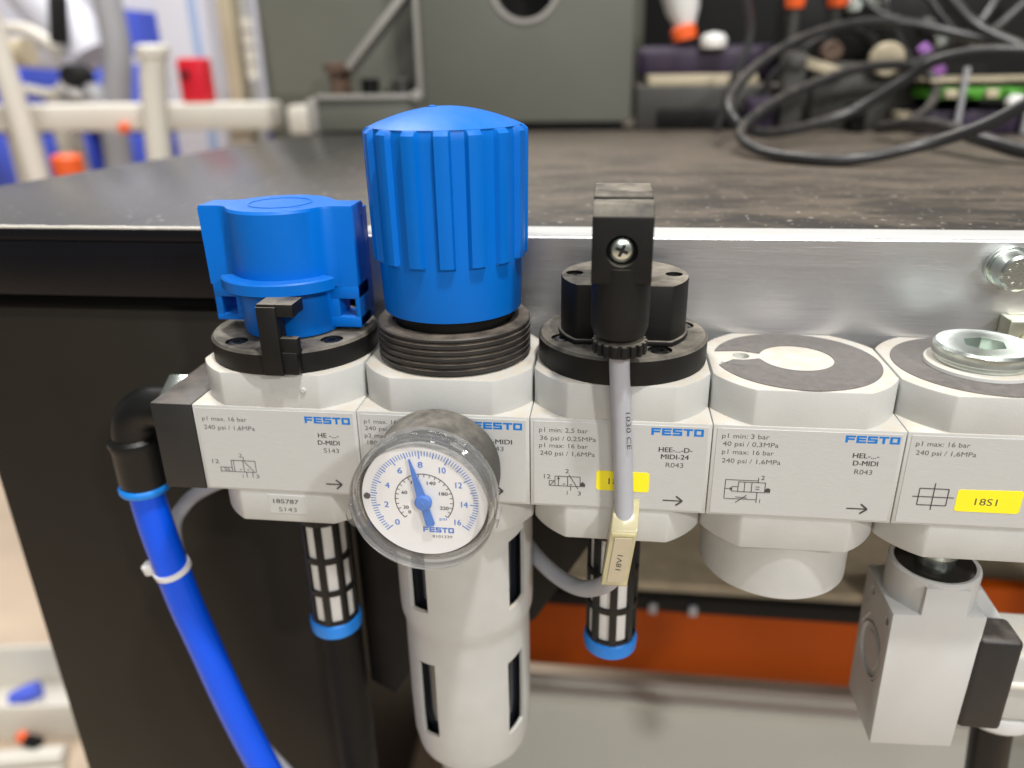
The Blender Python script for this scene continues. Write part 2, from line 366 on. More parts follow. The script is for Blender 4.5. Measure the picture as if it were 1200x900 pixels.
# mounting plate with bolts
plate = thing('mounting_plate', (180, 55, -28), 'brushed aluminium angle plate fixed along the bench edge behind the valves', 'plate')
obj('plate', B().prism([(52, -28), (58, -28), (58, 44.9), (52.8, 44.9), (52, 44.2)], 44, 330, 'x', bev=.0), 'alu', plate)
obj('top_flange', B().prism([(52.6, 44.95), (65.5, 44.95), (65.5, 45.5), (53.2, 45.9)], 44, 330, 'x'), 'flange_glare', plate)  # aluminium flange with its glare painted in
for (bx, bz) in ((261.2, 36.2),):
    bo = obj('bolt', B().lathe([(0, 42.5), (5.0, 42.5), (5.8, 43.2), (6.3, 49.6), (0, 49.6)], (bx, 0, bz), 'y', 40), 'zinc', plate)
    obj('washer', B().cyl((bx, 0, bz), 7.2, 49.7, 51.95, 'y'), 'zinc', bo)
    b = B()
    for k in range(9):
        a = k*.7; b.box(-.5, .5, -.15, .2, -.28, .28, .1, Matrix.Translation((bx+3.4*math.cos(a), 42.45, bz+3.4*math.sin(a))) @ Matrix.Rotation(-a+.6, 4, 'Y'))
    obj('head_marking', b, 'zinc', bo)
br = thing('angle_bracket', (272, 50, 15), 'small zinc bracket with a round hole at right edge, below the big bolt', 'bracket')
obj('bracket_plate', B().box(262.5, 290, 44, 51.9, 4, 20.5, .6), 'zincy', br, cut=B().cyl((270.5, 0, 13.5), 4.6, 40, 48, 'y'))
obj('screw_head', B().lathe([(0, 45.5), (3, 45.5), (3.9, 46.6), (3.9, 49), (0, 49)], (270.5, 0, 13.5), 'y', 32), 'zincy', br)

# ------------------------------------------------------------------ service-unit modules
PW = 55.0
def outline(x0, x1=None, r=30.3, hx=27.2, y0=.3, yb=51.7, n=10, cy=26):
    # front and back flats joined by arcs, cropped at the sides
    def arc(sx, sy):
        yy = (y0 if sy < 0 else yb)-cy; xa = math.sqrt(max(r*r-yy*yy, 0)); ya = math.sqrt(r*r-hx*hx)
        t0 = math.atan2(abs(yy), xa); t1 = math.atan2(ya, hx)
        return [(x0+sx*r*math.cos(t0+(t1-t0)*k/n), cy+sy*r*math.sin(t0+(t1-t0)*k/n)) for k in range(n+1)]
    return arc(1, -1) + arc(1, 1)[::-1] + arc(-1, 1) + arc(-1, -1)[::-1]
def body(parent, k, cut=None):
    xc = k*PW+27.5; b = B()
    b.box(k*PW+.12, (k+1)*PW-.12, 0, 52, -31, 0, .35)
    b.prism(outline(xc), -3, 11.5, bev=.55)
    b.prism(outline(xc), -42.8, -28, bev=.55)
    return obj('housing', b, 'paint', parent, cut=cut, origin=(xc, 26, -20), ang=28)
def label_plate(parent, k, x0=1.2, x1=53.8):
    b = B().box(k*PW+x0, k*PW+x1, -.16, .1, -30.2, -1.0, .07, seg=1)
    return obj('label_plate', b, 'label', parent)
Y = -.2
def mod(name, k, label, cat='valve'): return thing(name, (k*PW+27.5, 26, -31), label, cat, 'grey air preparation modules in a row')

# --- module 0: hand-operated on-off valve
m0 = mod('shut_off_valve', 0, 'leftmost grey valve module, with the winged blue lock handle on top')
body(m0, 0); label_plate(m0, 0)
obj('mould_nub', B().cyl((38.5, 0, 6.3), 1.0, -.35, .5, 'y', 20, .3), 'paint', m0)
text(m0, 'p1 max. 16 bar', 3.0, -5.4, 15.2, 1.6, Y); text(m0, '240 psi / 1,6MPa', 3.2, -8.5, 17.4, 1.6, Y)
logo(m0, 37.8, -2.6, 15, 2.35, Y)
text(m0, 'HE -...-', 41.6, -9.9, 6.8, 1.7, Y, 'print', bold=.011); text(m0, 'D-MIDI', 41.3, -12.5, 7.2, 1.7, Y, 'print', bold=.011); text(m0, 'S143', 43.0, -15.3, 5.1, 1.7, Y)
text(m0, '12', 3.8, -21.1, 2.4, 1.6, Y); text(m0, '2', 13.5, -18.5, 1.1, 1.5, Y); text(m0, '1', 13.8, -26.2, .7, 1.5, Y); text(m0, '3', 18.4, -26.1, 1.1, 1.5, Y)
symbol(m0, box_segs(10.5, -23.9, 18.8, -19.7)+[(14.6, -19.7, 14.6, -23.9), (11.3, -23.9, 11.3, -19.7), (15, -20, 18, -23.6), (14.9, -18.2, 14.9, -19.7), (15.3, -24, 15.3, -26), (17.4, -24, 17.4, -26),
  (6.5, -22.4, 10.5, -22.4), (6.5, -23.9, 10.5, -23.9), (6.5, -22.2, 6.5, -24.1), (7.8, -22.4, 8.6, -23.9), (8.8, -22.4, 9.6, -23.9), (13.2, -23, 13.9, -23), (15.7, -23, 16.4, -23)])
arrow(m0, 42.4, 47.9, -26.9)
pl = obj('part_number_sticker', B().box(21.2, 34.3, .1, .5, -39.4, -32.3, .08, seg=1), 'label', m0)
text(pl, '185787', 22.9, -35.5, 8.8, 1.7, .07, 'print', bold=.011); text(pl, 'S143', 24.5, -38.6, 6.3, 1.7, .07)
# black disk on top
cut = B()
for a in (-135, -45, 45, 135): cut.cyl((27.5+21.6*math.cos(R(a+8)), 26+21.6*math.sin(R(a+8)), 0), 3.6, 17.6, 22)
dk = obj('cover_disk', B().lathe([(0, 11.6), (27.1, 11.6), (27.3, 12), (27.3, 18.2), (26.5, 19), (0, 19)], (27.5, 26, 0), n=96), 'black', m0, cut=cut)
for a in (-135, -45, 45, 135):
    c = (27.5+21.6*math.cos(R(a+8)), 26+21.6*math.sin(R(a+8)))
    sw = obj('screw', B().lathe([(0, 17.7), (2.6, 17.7), (2.6, 18.6), (2.1, 18.9), (1.1, 18.9), (1.1, 18.0), (0, 18.0)], (c[0], c[1], 0), n=24), 'black_clean', dk)
# black latch
b = B(); b.box(28.1, 34.3, -3.2, 3, 12.2, 34.2, .35); b.box(30, 39.5, -2.6, 6, 31, 35.0, .3); b.box(33.9, 39, -2.4, 3, 12.4, 19.6, .3)
b.box(33.8, 39.6, -2.2, .6, 19, 24.2, .3); b.box(28.4, 34.2, -2.9, 5, 32, 35.1, .3)
obj('latch', b, 'black', m0)
# winged handle
hd = thing('locking_handle', (27.5, 26, 19), 'blue winged rotary handle with round grip and padlock eyes', 'handle')
for kx in ('label', 'category'): del hd[kx]
hd.parent = m0; hd.location = (Vector((27.5, 26, 19)) - Vector((27.5, 26, -31)))*S
c = (27.5, 26)
def wing_outline(hw, th, r, fil, n=8):
    # rounded grip in the middle, concave fillets, flat wings left and right (seen from above)
    pts = []
    # angle where the fillet circle touches grip circle
    yy = th+fil; xx = math.sqrt(max((r+fil)**2-yy**2, 0)); a = math.atan2(yy, xx)
    for sx, sy in ((1, 1), (-1, 1), (-1, -1), (1, -1)):
        q = [(hw, th), (xx, th)]
        q = [(hw, th)] + [(xx-fil*math.sin(t), yy-fil*math.cos(t)) for t in [((math.pi/2-a)*k/n) for k in range(n+1)]] + [(r*math.cos(t), r*math.sin(t)) for t in [a+(math.pi/2-a)*k/n for k in range(1, n+1)]]
        q = [(sx*u, sy*v) for u, v in q]
        if sx*sy < 0: q = q[::-1]
        pts += q[:-1] if (sx, sy) in ((1, 1), (-1, -1)) else q[1:] if False else q
    out = []
    for p in pts:
        if not out or (abs(out[-1][0]-p[0])+abs(out[-1][1]-p[1])) > 1e-3: out.append(p)
    if abs(out[0][0]-out[-1][0])+abs(out[0][1]-out[-1][1]) < 1e-3: out.pop()
    return out
W0 = [(c[0]+u, c[1]+v) for u, v in wing_outline(25.4, 5.6, 17.2, 5)]
t = bmesh.new(); W1 = [(c[0]+u, c[1]+v) for u, v in wing_outline(24.6, 5.0, 16.4, 5)]
b = B()
def loft(b, A, za, Bp, zb, cap=(True, True)):
    va = [b.bm.verts.new((p[0], p[1], za)) for p in A]; vb = [b.bm.verts.new((p[0], p[1], zb)) for p in Bp]; n = len(A)
    for i in range(n): b.bm.faces.new((va[i], va[(i+1) % n], vb[(i+1) % n], vb[i]))
    if cap[0]: b.bm.faces.new(va[::-1])
    if cap[1]: b.bm.faces.new(vb)
    return va, vb
Wb = [(c[0]+u*.985, c[1]+v*.97) for u, v in [(p[0]-c[0], p[1]-c[1]) for p in W0]]
Wt = [(c[0]+(p[0]-c[0])*.985, c[1]+(p[1]-c[1])*.96) for p in W0]
zs = [(34.5, Wb), (59.4, W0), (60.2, Wt)]
va = [b.bm.verts.new((p[0], p[1], 34.5)) for p in Wb]; vb = [b.bm.verts.new((p[0], p[1], 59.2)) for p in W0]; vc = [b.bm.verts.new((p[0], p[1], 60.1)) for p in Wt]
n = len(W0)
for i in range(n):
    j = (i+1) % n; b.bm.faces.new((va[i], va[j], vb[j], vb[i])); b.bm.faces.new((vb[i], vb[j], vc[j], vc[i]))
b.bm.faces.new(va[::-1]); b.bm.faces.new(vc); bmesh.ops.recalc_face_normals(b.bm, faces=b.bm.faces[:]); t.free()
cut = B(); cut.box(52.0, 54, 28.2, 30.4, 37, 56); cut.box(44, 54, 22, 30, 31, 36.2)   # slot in the right wing end
obj('grip', b, 'blue', hd, cut=cut, ang=24)
b = B(); b.lathe([(0, 19.6), (16, 19.6), (16.3, 21), (16.6, 34), (16.6, 36), (0, 36)], (c[0], c[1], 0), n=64)
obj('hub', b, 'blue', hd)
b = B(); b.lathe([(15, 34.6), (21, 34.6), (21.5, 35), (21.5, 38.3), (21, 38.8), (15, 38.8)], (c[0], c[1], 0), n=40, a0=-152, a1=-28, closed=True)
obj('flange', b, 'blue', hd, ang=40)
for x0, x1, zl in ((2.9, 12.5, 22.2), (42.5, 52.6, 20.6)):
    b = B(); zc = 24.2; zt = 30.2
    b.box(x0, x1, 20.6, 31.2, zl, zc, .35); b.box(x0, x1, 20.6, 31.2, zt, 35, .35)
    b.box(x0, x0+2.4, 20.7, 31.1, zl+.2, 34.8, .3) if x0 < 20 else b.box(x1-1.6, x1, 20.7, 36, zl+.2, 58, .3)
    b.box(x1-2.3, x1+.4, 20.7, 31.1, zl+.2, 34.8, .3) if x0 < 20 else b.box(x0-.6, x0+3.2, 20.7, 31.1, zl+.2, 34.8, .3)
    obj('padlock_eye', b, 'blue', hd)
obj('position_marking', B().lathe([(9.6, 60.12), (9.6, 60.3), (10.1, 60.3), (10.1, 60.12)], (c[0], c[1], 0), n=48, closed=True), 'blue', hd)
text(hd, 'ON  OFF', 17.5, 16, 20, 2.2, 60.14, 'blue', name='raised_lettering', plane='z')

# --- module 1: filter regulator
m1 = mod('filter_regulator', 1, 'grey regulator module with tall ribbed blue knob, second from left, carrying the filter bowl', 'regulator')
body(m1, 1); label_plate(m1, 1)
for s_, x, z, wd in (('p1 max. 16 bar', 57.4, -4.1, 14.7), ('240 psi / 1,6MPa', 57.5, -6.5, 16.7), ('p2 max. 12 bar', 57.2, -9.1, 15.1), ('180 psi / 1,2MPa', 57.9, -11.6, 15.9)):
    text(m1, s_, x, z, wd, 1.5, Y)
logo(m1, 92.4, -2.1, 15.3, 2.35, Y)
text(m1, 'LFR-...-D-MIDI', 88.2, -9.5, 16.2, 1.7, Y, 'print', bold=.011); text(m1, 'S143', 96.2, -11.9, 5.6, 1.6, Y)
arrow(m1, 95.5, 101.3, -26.3)
# threaded collar
prof = [(0, 11.6), (24.2, 11.6), (24.6, 12.2)]
z = 12.4
for k in range(5):
    prof += [(25.1, z+.2), (25.1, z+1.3), (24.0, z+1.55), (24.0, z+1.95)]; z += 2.05
prof += [(25.0, 22.9), (25.0, 23.6), (24.6, 24), (20, 24.1), (19.8, 23.4), (0, 23.4)]
col = obj('threaded_collar', B().lathe(prof, (82.5, 26, 0), n=96), 'black_thread', m1, ang=25)
obj('spindle', B().lathe([(0, 23), (19.2, 23), (19.2, 27.2), (19.8, 29.5), (0, 29.5)], (82.5, 26, 0), n=64), 'black_clean', m1)
# ribbed knob
kb = B(); n = 192; NR = 16; ph0 = R(-90+9)
levels = [(28.3, 21.4, 0), (28.0, 22.1, 0), (28.6, 22.2, 0), (44.2, 22.75, 0), (45.2, 22.8, 1), (80.5, 23.2, 1), (82.2, 23.1, 1), (83.3, 22.7, .55), (83.7, 22.1, 0)]
rows = []
for zz, r0, amt in levels:
    row = []
    for i in range(n):
        a = 2*math.pi*i/n; d = ((a-ph0)/(2*math.pi)*NR) % 1; d = min(d, 1-d)    # 0 = rib centre
        rib = 1 if d < .235 else max(0, 1-(d-.235)/.03)
        if rib >= 1: rr_ = r0+amt*(1.55+.22*(1-d/.235))
        else: rr_ = r0+amt*1.55*rib - (amt*.12*(1-math.cos((d-.265)/.235*math.pi))/2 if rib == 0 else 0)
        row.append(kb.bm.verts.new((82.5+rr_*math.cos(a), 26+rr_*math.sin(a), zz)))
    rows.append(row)
for j in range(len(rows)-1):
    for i in range(n): kb.bm.faces.new((rows[j][i], rows[j][(i+1) % n], rows[j+1][(i+1) % n], rows[j+1][i]))
kb.bm.faces.new(rows[0][::-1])
kn = obj('pressure_knob', kb, 'blue', m1, ang=22)
prof = [(23.0, 83.55)]
for k in range(1, 11):
    f = k/10; prof.append((23.0*(1-f)+.0*f, 83.6+5.3*math.sin(f*math.pi/2)**.92))
dm = obj('knob_dome', B().lathe(prof, (82.5, 26, 0), n=96), 'blue', kn, ang=60)
b = B(); b.box(78.2, 80.2, 23.4, 25.4, 87.9, 89.15, .3); b.box(86, 87.5, 19, 20.4, 87.4, 88.1, .3)
for k in range(6): 
    a = R(200+k*22); b.box(82.5+15*math.cos(a)-.7, 82.5+15*math.cos(a)+.7, 26+15*math.sin(a)-.5, 26+15*math.sin(a)+.5, 85.6, 86.2, .15)
obj('raised_marks', b, 'blue', kn)
# bowl with four sight windows above and four below
wall_t = 1.3
prof = [(0, -42.9), (25.2, -42.9), (25.2, -86.0), (25.0, -89), (24.1, -92.5), (23.7, -96), (23.8, -99), (23.9, -130), (23.5, -148), (22.2, -155), (19, -158.5), (14, -159.6), (0, -159.8)]
inner = [(0, -155), (20, -154), (22, -148), (22.5, -130), (22.5, -96), (23.6, -86), (23.7, -50), (0, -50)]
bb = B().lathe(prof, (82.5, 26, 0), n=128)
cut = B().lathe(inner, (82.5, 26, 0), n=128)
tmp = to_mesh(bb); tmp = bool_cut(tmp, to_mesh(cut)); bb = B(); bb.bm.from_mesh(tmp)
cut = B()
for a in (-32, 58, 148, 238):
    for z0, z1 in ((-81, -50), (-142, -104)):
        # slanted ends: higher on the outer side
        rot = Matrix.Translation((82.5, 26, 0)) @ Matrix.Rotation(R(a), 4, 'Z')
        cut.prism([(-4.3, z0), (4.3, z0+ (2.5 if z0 < -90 else 1.5)), (4.3, z1), (-4.3, z1-2)], -30, -12, 'y', rot=rot)
bw = obj('bowl_guard', bb, 'paint', m1, cut=cut, ang=30, origin=(82.5, 26, -100))
obj('filter_bowl', B().lathe([(0, -153), (17, -152), (19.5, -148), (20.6, -130), (21.2, -52), (0, -52)], (82.5, 26, 0), n=64), 'bowl_in', bw)

# --- gauge
gx, gz = 82.0, -15.7
g = thing('pressure_gauge', (gx, -3, gz), 'round dusty pressure gauge with white dial and blue needle on the second module', 'gauge')
obj('case', B().lathe([(0, -1.2), (14, -1.2), (17.6, -2), (19.2, -4), (19.6, -6.5), (19.7, -23.5), (18.6, -24.6), (18.6, -23.4), (0, -23.4)], (gx, 0, gz), 'y', 96), 'case', g)
obj('rim', B().lathe([(19.8, -19.8), (20.6, -19.6), (21.0, -20.4), (20.9, -24.6), (21.4, -25.2), (21.4, -26.0), (20.9, -26.4), (20.9, -28.8), (21.1, -29.6), (20.5, -30.3), (19.6, -30.4), (19.4, -29.6), (19.3, -25.2), (19.8, -24.8)], (gx, 0, gz), 'y', 96, closed=True), 'bezel', g, ang=30)
for a in (12, 170, 300): obj('rim_lug', B().box(20.9, 22.3, -27.5, -22.5, -2.4, 2.4, .4, Matrix.Translation((gx, 0, gz)) @ Matrix.Rotation(R(a), 4, 'Y')), 'bezel', g)
b = B()
b.lathe([(0, -22.8), (3.9, -22.8), (4.1, -22.4), (3.9, -21.8), (0, -21.8)], (gx-21.2, 0, gz-8.4), 'y', 32)
obj('rim_lug', b, 'bezel', g)
obj('lens', B().lathe([(0, -30.0), (12, -29.7), (19.3, -28.9), (19.35, -28.3), (12, -29.1), (0, -29.4)], (gx, 0, gz), 'y', 96), 'glass', g)
dl = obj('dial', B().lathe([(0, -25.4), (18.35, -25.4), (18.5, -25.2), (18.5, -24.7), (0, -24.7)], (gx, 0, gz), 'y', 96), 'dial', g)
yd = -25.46
def pol(val, r): a = R(222-val*258/16); return (gx+r*math.cos(a), gz+r*math.sin(a))
b = B()
for k in range(0, 81):
    v = k*.2; r0 = 13.4 if k % 10 == 0 else (13.9 if k % 5 == 0 else 14.3)
    b.line(pol(v, r0), pol(v, 15.9), .34 if k % 5 == 0 else .26, yd)
obj('bar_scale', b, 'dial_blue', dl)
b = B(); rr_ = 8.7
for k in range(0, 60):
    a0, a1 = R(225-k*4.4), R(225-(k+1)*4.4); b.poly([(gx+rr_*math.cos(a0), gz+rr_*math.sin(a0)), (gx+rr_*math.cos(a1), gz+rr_*math.sin(a1)), (gx+(rr_-.28)*math.cos(a1), gz+(rr_-.28)*math.sin(a1)), (gx+(rr_-.28)*math.cos(a0), gz+(rr_-.28)*math.sin(a0))], yd)
for k in range(0, 24):
    a = R(225-k*4.4*60/23); b.line((gx+7.6*math.cos(a), gz+7.6*math.sin(a)), (gx+8.45*math.cos(a), gz+8.45*math.sin(a)), .24, yd-.01)
obj('psi_scale', b, 'print', dl)
for v in (0, 2, 4, 6, 8, 10, 12, 14, 16):
    p = pol(v, 11.6); wd = .85*2.0 if v >= 10 else 1.2
    text(dl, str(v), p[0]-wd/2, p[1]-1.0, wd*1.12, 2.0, yd-.01, 'dial_blue', name='bar_numeral', bold=.011)
for sv, ang in (('0', 222), ('20', 205), ('60', 158), ('100', 112), ('140', 68), ('180', 23), ('220', -22)):
    wd = {1: .8, 2: 1.6, 3: 2.5}[len(sv)]
    text(dl, sv, gx+6.2*math.cos(R(ang))-wd/2, gz+6.2*math.sin(R(ang))-.55, wd, 1.15, yd-.01, 'print', name='psi_numeral', bold=.01)
text(dl, 'psi', gx+4.2, gz-6.4, 2.2, 1.1, yd-.01, 'dial_blue'); logo(dl, gx-.9, gz-8.9, 9.2, 1.75, yd-.01, 'dial_blue')
text(dl, '8101339', gx+1.8, gz-12.5, 5.9, 1.0, yd-.01, 'print')
obj('stop_dot', B().cyl((gx-16.9, 0, gz+.6), 1.0, -25.7, -25.3, 'y', 20, .05), 'print', dl)
nb = B(); a = R(222-7.35*258/16); dx, dz = math.cos(a), math.sin(a); px_, pz_ = -dz, dx
def npt(l, w_): return (gx+dx*l+px_*w_, gz+dz*l+pz_*w_)
nb.prism([npt(14.2, .18), npt(14.2, -.18), npt(5, -1.1), npt(1.5, -1.3), npt(-1, -1.1), npt(-7.4, -1.35), npt(-8.0, -.9), npt(-8.0, .9), npt(-7.4, 1.35), npt(-1, 1.1), npt(1.5, 1.3), npt(5, 1.1)], -27.0, -26.5, 'y')
nd = obj('needle', nb, 'dial_blue', g)
obj('needle_hub', B().lathe([(0, -27.9), (.4, -27.9), (.45, -27.75), (2.0, -27.6), (2.5, -27.2), (2.5, -26.2), (0, -26.2)], (gx, 0, gz), 'y', 32), 'dial_blue', nd)

# --- module 2: solenoid on-off valve
m2 = mod('solenoid_valve', 2, 'middle grey valve module with a black coil tower, a 4-line pressure text and yellow sticker')
body(m2, 2); label_plate(m2, 2)
for s_, x, z, wd in (('p1 min: 2,5 bar', 112.9, -4.6, 15.0), ('36 psi / 0,25MPa', 113.2, -7.4, 17.2), ('p1 max: 16 bar', 112.9, -9.9, 15.1), ('240 psi / 1,6MPa', 113.2, -12.6, 17)): text(m2, s_, x, z, wd, 1.6, Y)
logo(m2, 146.9, -1.8, 15.5, 2.4, Y)
text(m2, 'HEE-...-D-', 149.4, -9.8, 10, 1.7, Y, 'print', bold=.011); text(m2, 'MIDI-24', 150.2, -12.2, 8.3, 1.7, Y, 'print', bold=.011); text(m2, 'R043', 151.8, -15, 5.3, 1.7, Y)
st = obj('yellow_sticker', B().prism([(130.8, -17.8), (131.4, -17.2), (146.5, -17.3), (147.1, -17.9), (147.1, -23.6), (146.5, -24.2), (131.4, -24.1), (130.8, -23.5)], -.26, -.15, 'y'), 'yellow', m2)
text(st, '18V1', 134.6, -21.9, 6.9, 2.3, -.29, 'print')
text(m2, '12', 114.4, -20.9, 2.1, 1.6, Y, 'print'); text(m2, '2', 121.1, -18.7, 1.2, 1.5, Y, 'print'); text(m2, '1', 121.7, -26.5, .8, 1.5, Y, 'print'); text(m2, '3', 125.1, -26.5, 1, 1.5, Y, 'print')
symbol(m2, box_segs(117.9, -23.3, 125.8, -19.9)+box_segs(116.1, -23.3, 117.9, -21.6)+[(121.9, -19.9, 121.9, -23.3), (119.0, -23.3, 119.0, -19.9), (122.3, -19.2, 125.2, -24.2), (116.3, -23.3, 117.7, -21.6), (120.4, -22.6, 121.2, -22.6), (122.9, -23.3, 122.9, -24.8), (122.5, -22.7, 123.3, -22.7)],
  fills=[[(125.8, -23.3), (127.4, -23.3), (127.4, -22.4), (126.6, -21.6), (125.8, -22.2)], [(118.5, -20.9), (119.5, -20.9), (119, -20.0)]])
arrow(m2, 151.6, 157.6, -26.7)
# dip cut in the disk for the screws
cut = B(); scr = [(118.9, 17.5), (148.6, 8.5), (157.0, 33), (127, 44)]
for x, y_ in scr: cut.cyl((x, y_, 0), 3.7, 18.6, 23)
dk = obj('cover_disk', B().lathe([(0, 11.6), (26.7, 11.6), (26.9, 12), (26.9, 19.2), (26.1, 20), (0, 20)], (137.5, 26, 0), n=96), 'black', m2, cut=cut)
for x, y_ in scr: obj('screw', B().lathe([(0, 18.7), (2.7, 18.7), (2.7, 19.7), (2.2, 20), (1.2, 20), (1.2, 19.2), (0, 19.2)], (x, y_, 0), n=24), 'black_clean', dk)
pts = []
r = 19.8; fy = 12.2
a_ = math.acos((26-fy)/r)
for k in range(0, 41):
    t_ = -math.pi/2 + a_ + (2*math.pi-2*a_)*k/40; pts.append((137.5+r*math.cos(t_), 26+r*math.sin(t_)))
cut = B()
for x, y_ in ((121.9, 26.5), (152.8, 26.5)): cut.cyl((x, y_, 0), 2.7, 37, 41)
b = B(); b.prism(pts, 20.2, 38.7, bev=.5)
pt = obj('pilot_block', b, 'black', m2, cut=cut)
for x, y_ in ((121.9, 26.5), (152.8, 26.5)): obj('screw', B().lathe([(0, 37.1), (1.9, 37.1), (1.9, 38), (.9, 38), (.9, 37.5), (0, 37.5)], (x, y_, 0), n=20), 'black_clean', pt)
obj('pilot_base', B().prism([(137.5+(p[0]-137.5)*1.04, 26+(p[1]-26)*1.08) for p in pts], 20.1, 21.6, bev=.3), 'black', m2)
obj('coil', B().box(129.0, 144.4, 2, 23.5, 38.9, 63.6, .6), 'black', m2)

# plug connector with its cable gland
pc = thing('cable_plug', (136, -4, 30), 'black square plug with a cross-head screw, on the front of the coil tower', 'plug')
b = B()
b.prism([(-12, 45.5), (-12, 63.2), (-8.8, 66.2), (-2.6, 66.4), (-2.6, 64.6), (-1.2, 64.6), (-1.2, 66.6), (-.2, 67.2), (20, 67.4), (22.6, 66.2), (22.6, 63.8), (1.6, 63.8), (1.6, 45.5)], 128.0, 143.9, 'x', bev=.42)
obj('shell', b, 'black', pc, cut=B().cyl((135.9, 0, 54.3), 4.2, -14, -8.5, 'y', bev=0))
b = B(); b.lathe([(0, 28.2), (5.6, 28.2), (7.2, 29.4), (8.0, 32), (8.15, 35), (8.15, 49.5), (0, 49.5)], (136.1, -4.4, 0), n=56)
b.box(128.1, 144.1, -5, 3, 32.5, 47, 1.2)
obj('gland_boot', b, 'black', pc)
s_ = obj('screw', B().lathe([(0, -10.9), (2.2, -10.8), (3.2, -10.2), (3.4, -9.6), (3.4, -8.4), (0, -8.4)], (135.9, 0, 54.3), 'y', 40), 'zinc', pc,
         )
obj('cross_slot', B().box(-.42, .42, -10.98, -9.9, -1.75, 1.75, rot=Matrix.Translation((135.9, 0, 54.3)) @ Matrix.Rotation(R(24), 4, 'Y')).box(-1.75, 1.75, -10.97, -9.9, -.42, .42, rot=Matrix.Translation((135.9, 0, 54.3)) @ Matrix.Rotation(R(24), 4, 'Y')), 'hole', s_)
b = B(); b.lathe([(3.2, 23.9), (6.6, 23.9), (7.0, 24.4), (7.1, 27.9), (3.2, 28.2)], (136.3, -4.7, 0), n=48, closed=True)
for k in range(18):
    b.box(6.6, 7.75, -.75, .75, 24.2, 27.8, .25, Matrix.Translation((136.3, -4.7, 0)) @ Matrix.Rotation(R(k*20), 4, 'Z'))
obj('gland_nut', b, 'black', pc)

# cable from plug, marker sleeve
gc = thing('grey_cable', (136.5, -4.7, 24), 'pale grey round cable hanging from the black plug across the middle module', 'cable')
obj('sheath', B().tube([(136.3, -4.7, 30), (136.5, -4.7, 20), (137.2, -4.4, 10), (138.0, -4.0, 0), (138.7, -3.9, -12), (139.5, -4.2, -25), (139.8, -4.8, -36), (138.6, -4, -48), (136.6, 0, -58), (132.2, 8, -67.5), (126, 15, -73.5), (118, 23, -75.5), (110, 31, -74), (100, 44, -72), (84, 54, -70)], 2.95, n=20), 'cable', gc)
b = B()
text(gc, '1030 CE', 138.9, 6, 12, 1.3, -7.15, 'print', rot=-86, name='cable_print')
cl = thing('cable_marker', (139, -6, -45), 'yellowed clear marker sleeve clipped on the grey cable below the middle module', 'marker')
def sheared(b, f):
    for v in b.bm.verts: v.co.x += f*(v.co.z+32)
    return b
b = sheared(B().prism([(-.2, -26.5), (-3.2, -27.5), (-9.2, -31.5), (-10.2, -33), (-10.4, -52.3), (-9.2, -53.6), (-4, -53.2), (.6, -45)], 135.9, 144.0, 'x', bev=.5), .12)
obj('sleeve', b, 'sleeve', cl)
b = sheared(B().box(137.4, 142.8, -10.75, -10.45, -51.2, -34.6, .1, seg=1), .12)
mk = obj('label_insert', b, 'creamy', cl)
text(mk, '18V1', 139.2, -46.4, 5.6, 1.7, -10.8, 'print', rot=84)
obj('insert_rail', sheared(B().box(136.4, 143.6, -10.7, -9.4, -34.3, -33.1, .3), .12), 'sleeve', cl)

# --- module 3: soft-start valve
m3 = mod('soft_start_valve', 3, 'grey valve module with dark round foil and white centre on top')
body(m3, 3, cut=B().cyl((175.9, 28.6, 0), 2.7, 8, 14, n=40, bev=0)); label_plate(m3, 3)
for s_, x, z, wd in (('p1 min: 3 bar', 167.8, -4.2, 13.7), ('40 psi / 0,3MPa', 168.2, -6.8, 16.2), ('p1 max: 16 bar', 168.2, -9.5, 15.1), ('240 psi / 1,6MPa', 168.4, -12.5, 17.2)): text(m3, s_, x, z, wd, 1.6, Y)
logo(m3, 203.0, -1.8, 15.2, 2.35, Y)
text(m3, 'HEL-...-', 205.8, -9.1, 7.4, 1.7, Y, 'print', bold=.011); text(m3, 'D-MIDI', 206.2, -11.6, 7.0, 1.7, Y, 'print', bold=.011); text(m3, 'R043', 207, -14.5, 5.1, 1.7, Y)
text(m3, '2', 180.5, -17.9, 1.1, 1.5, Y, 'print'); text(m3, '1', 180.8, -26, .7, 1.5, Y, 'print')
symbol(m3, [(170.1, -18.3, 179.8, -18.3), (170.1, -18.3, 170.1, -24.9), (170.1, -24.9, 179.8, -24.9), (179.8, -22.3, 179.8, -26), (179.8, -17.2, 179.8, -19), (170.1, -21.4, 172.2, -21.4)]+box_segs(174, -22.3, 182, -18.9)+
  [(178.0, -18.9, 178.0, -22.3), (175.9, -18.9, 175.9, -22.3), (172.2, -20.6, 174, -20.6), (172.2, -22.2, 174, -22.2), (172.2, -20.6, 172.2, -22.2), (173.6, -26.2, 176.8, -23.4), (173.4, -24.2, 177.0, -24.5), (179.2, -20.4, 180.4, -20.4), (179.2, -21.2, 180.4, -21.2)],
  fills=[[(182, -22.2), (183.6, -22.2), (183.6, -21), (182.8, -20.6), (182, -21.2)], [(171.6, -22), (172.3, -21.4), (171.6, -20.8)]])
arrow(m3, 206.5, 212.5, -26.3)
# C-shaped foil ring, open to the left
fo = B(); z0, z1 = 11.52, 11.72; pts = []
c3 = (192.5, 25.8); ro, ri, ci = 25.4, 11.4, (193.0, 27.6); 
A0, A1 = R(166), R(194.5)                     # outer gap
for k in range(0, 97): 
    t_ = A1 + (2*math.pi-(A1-A0))*k/96; pts.append((c3[0]+ro*math.cos(t_), c3[1]+ro*math.sin(t_)))
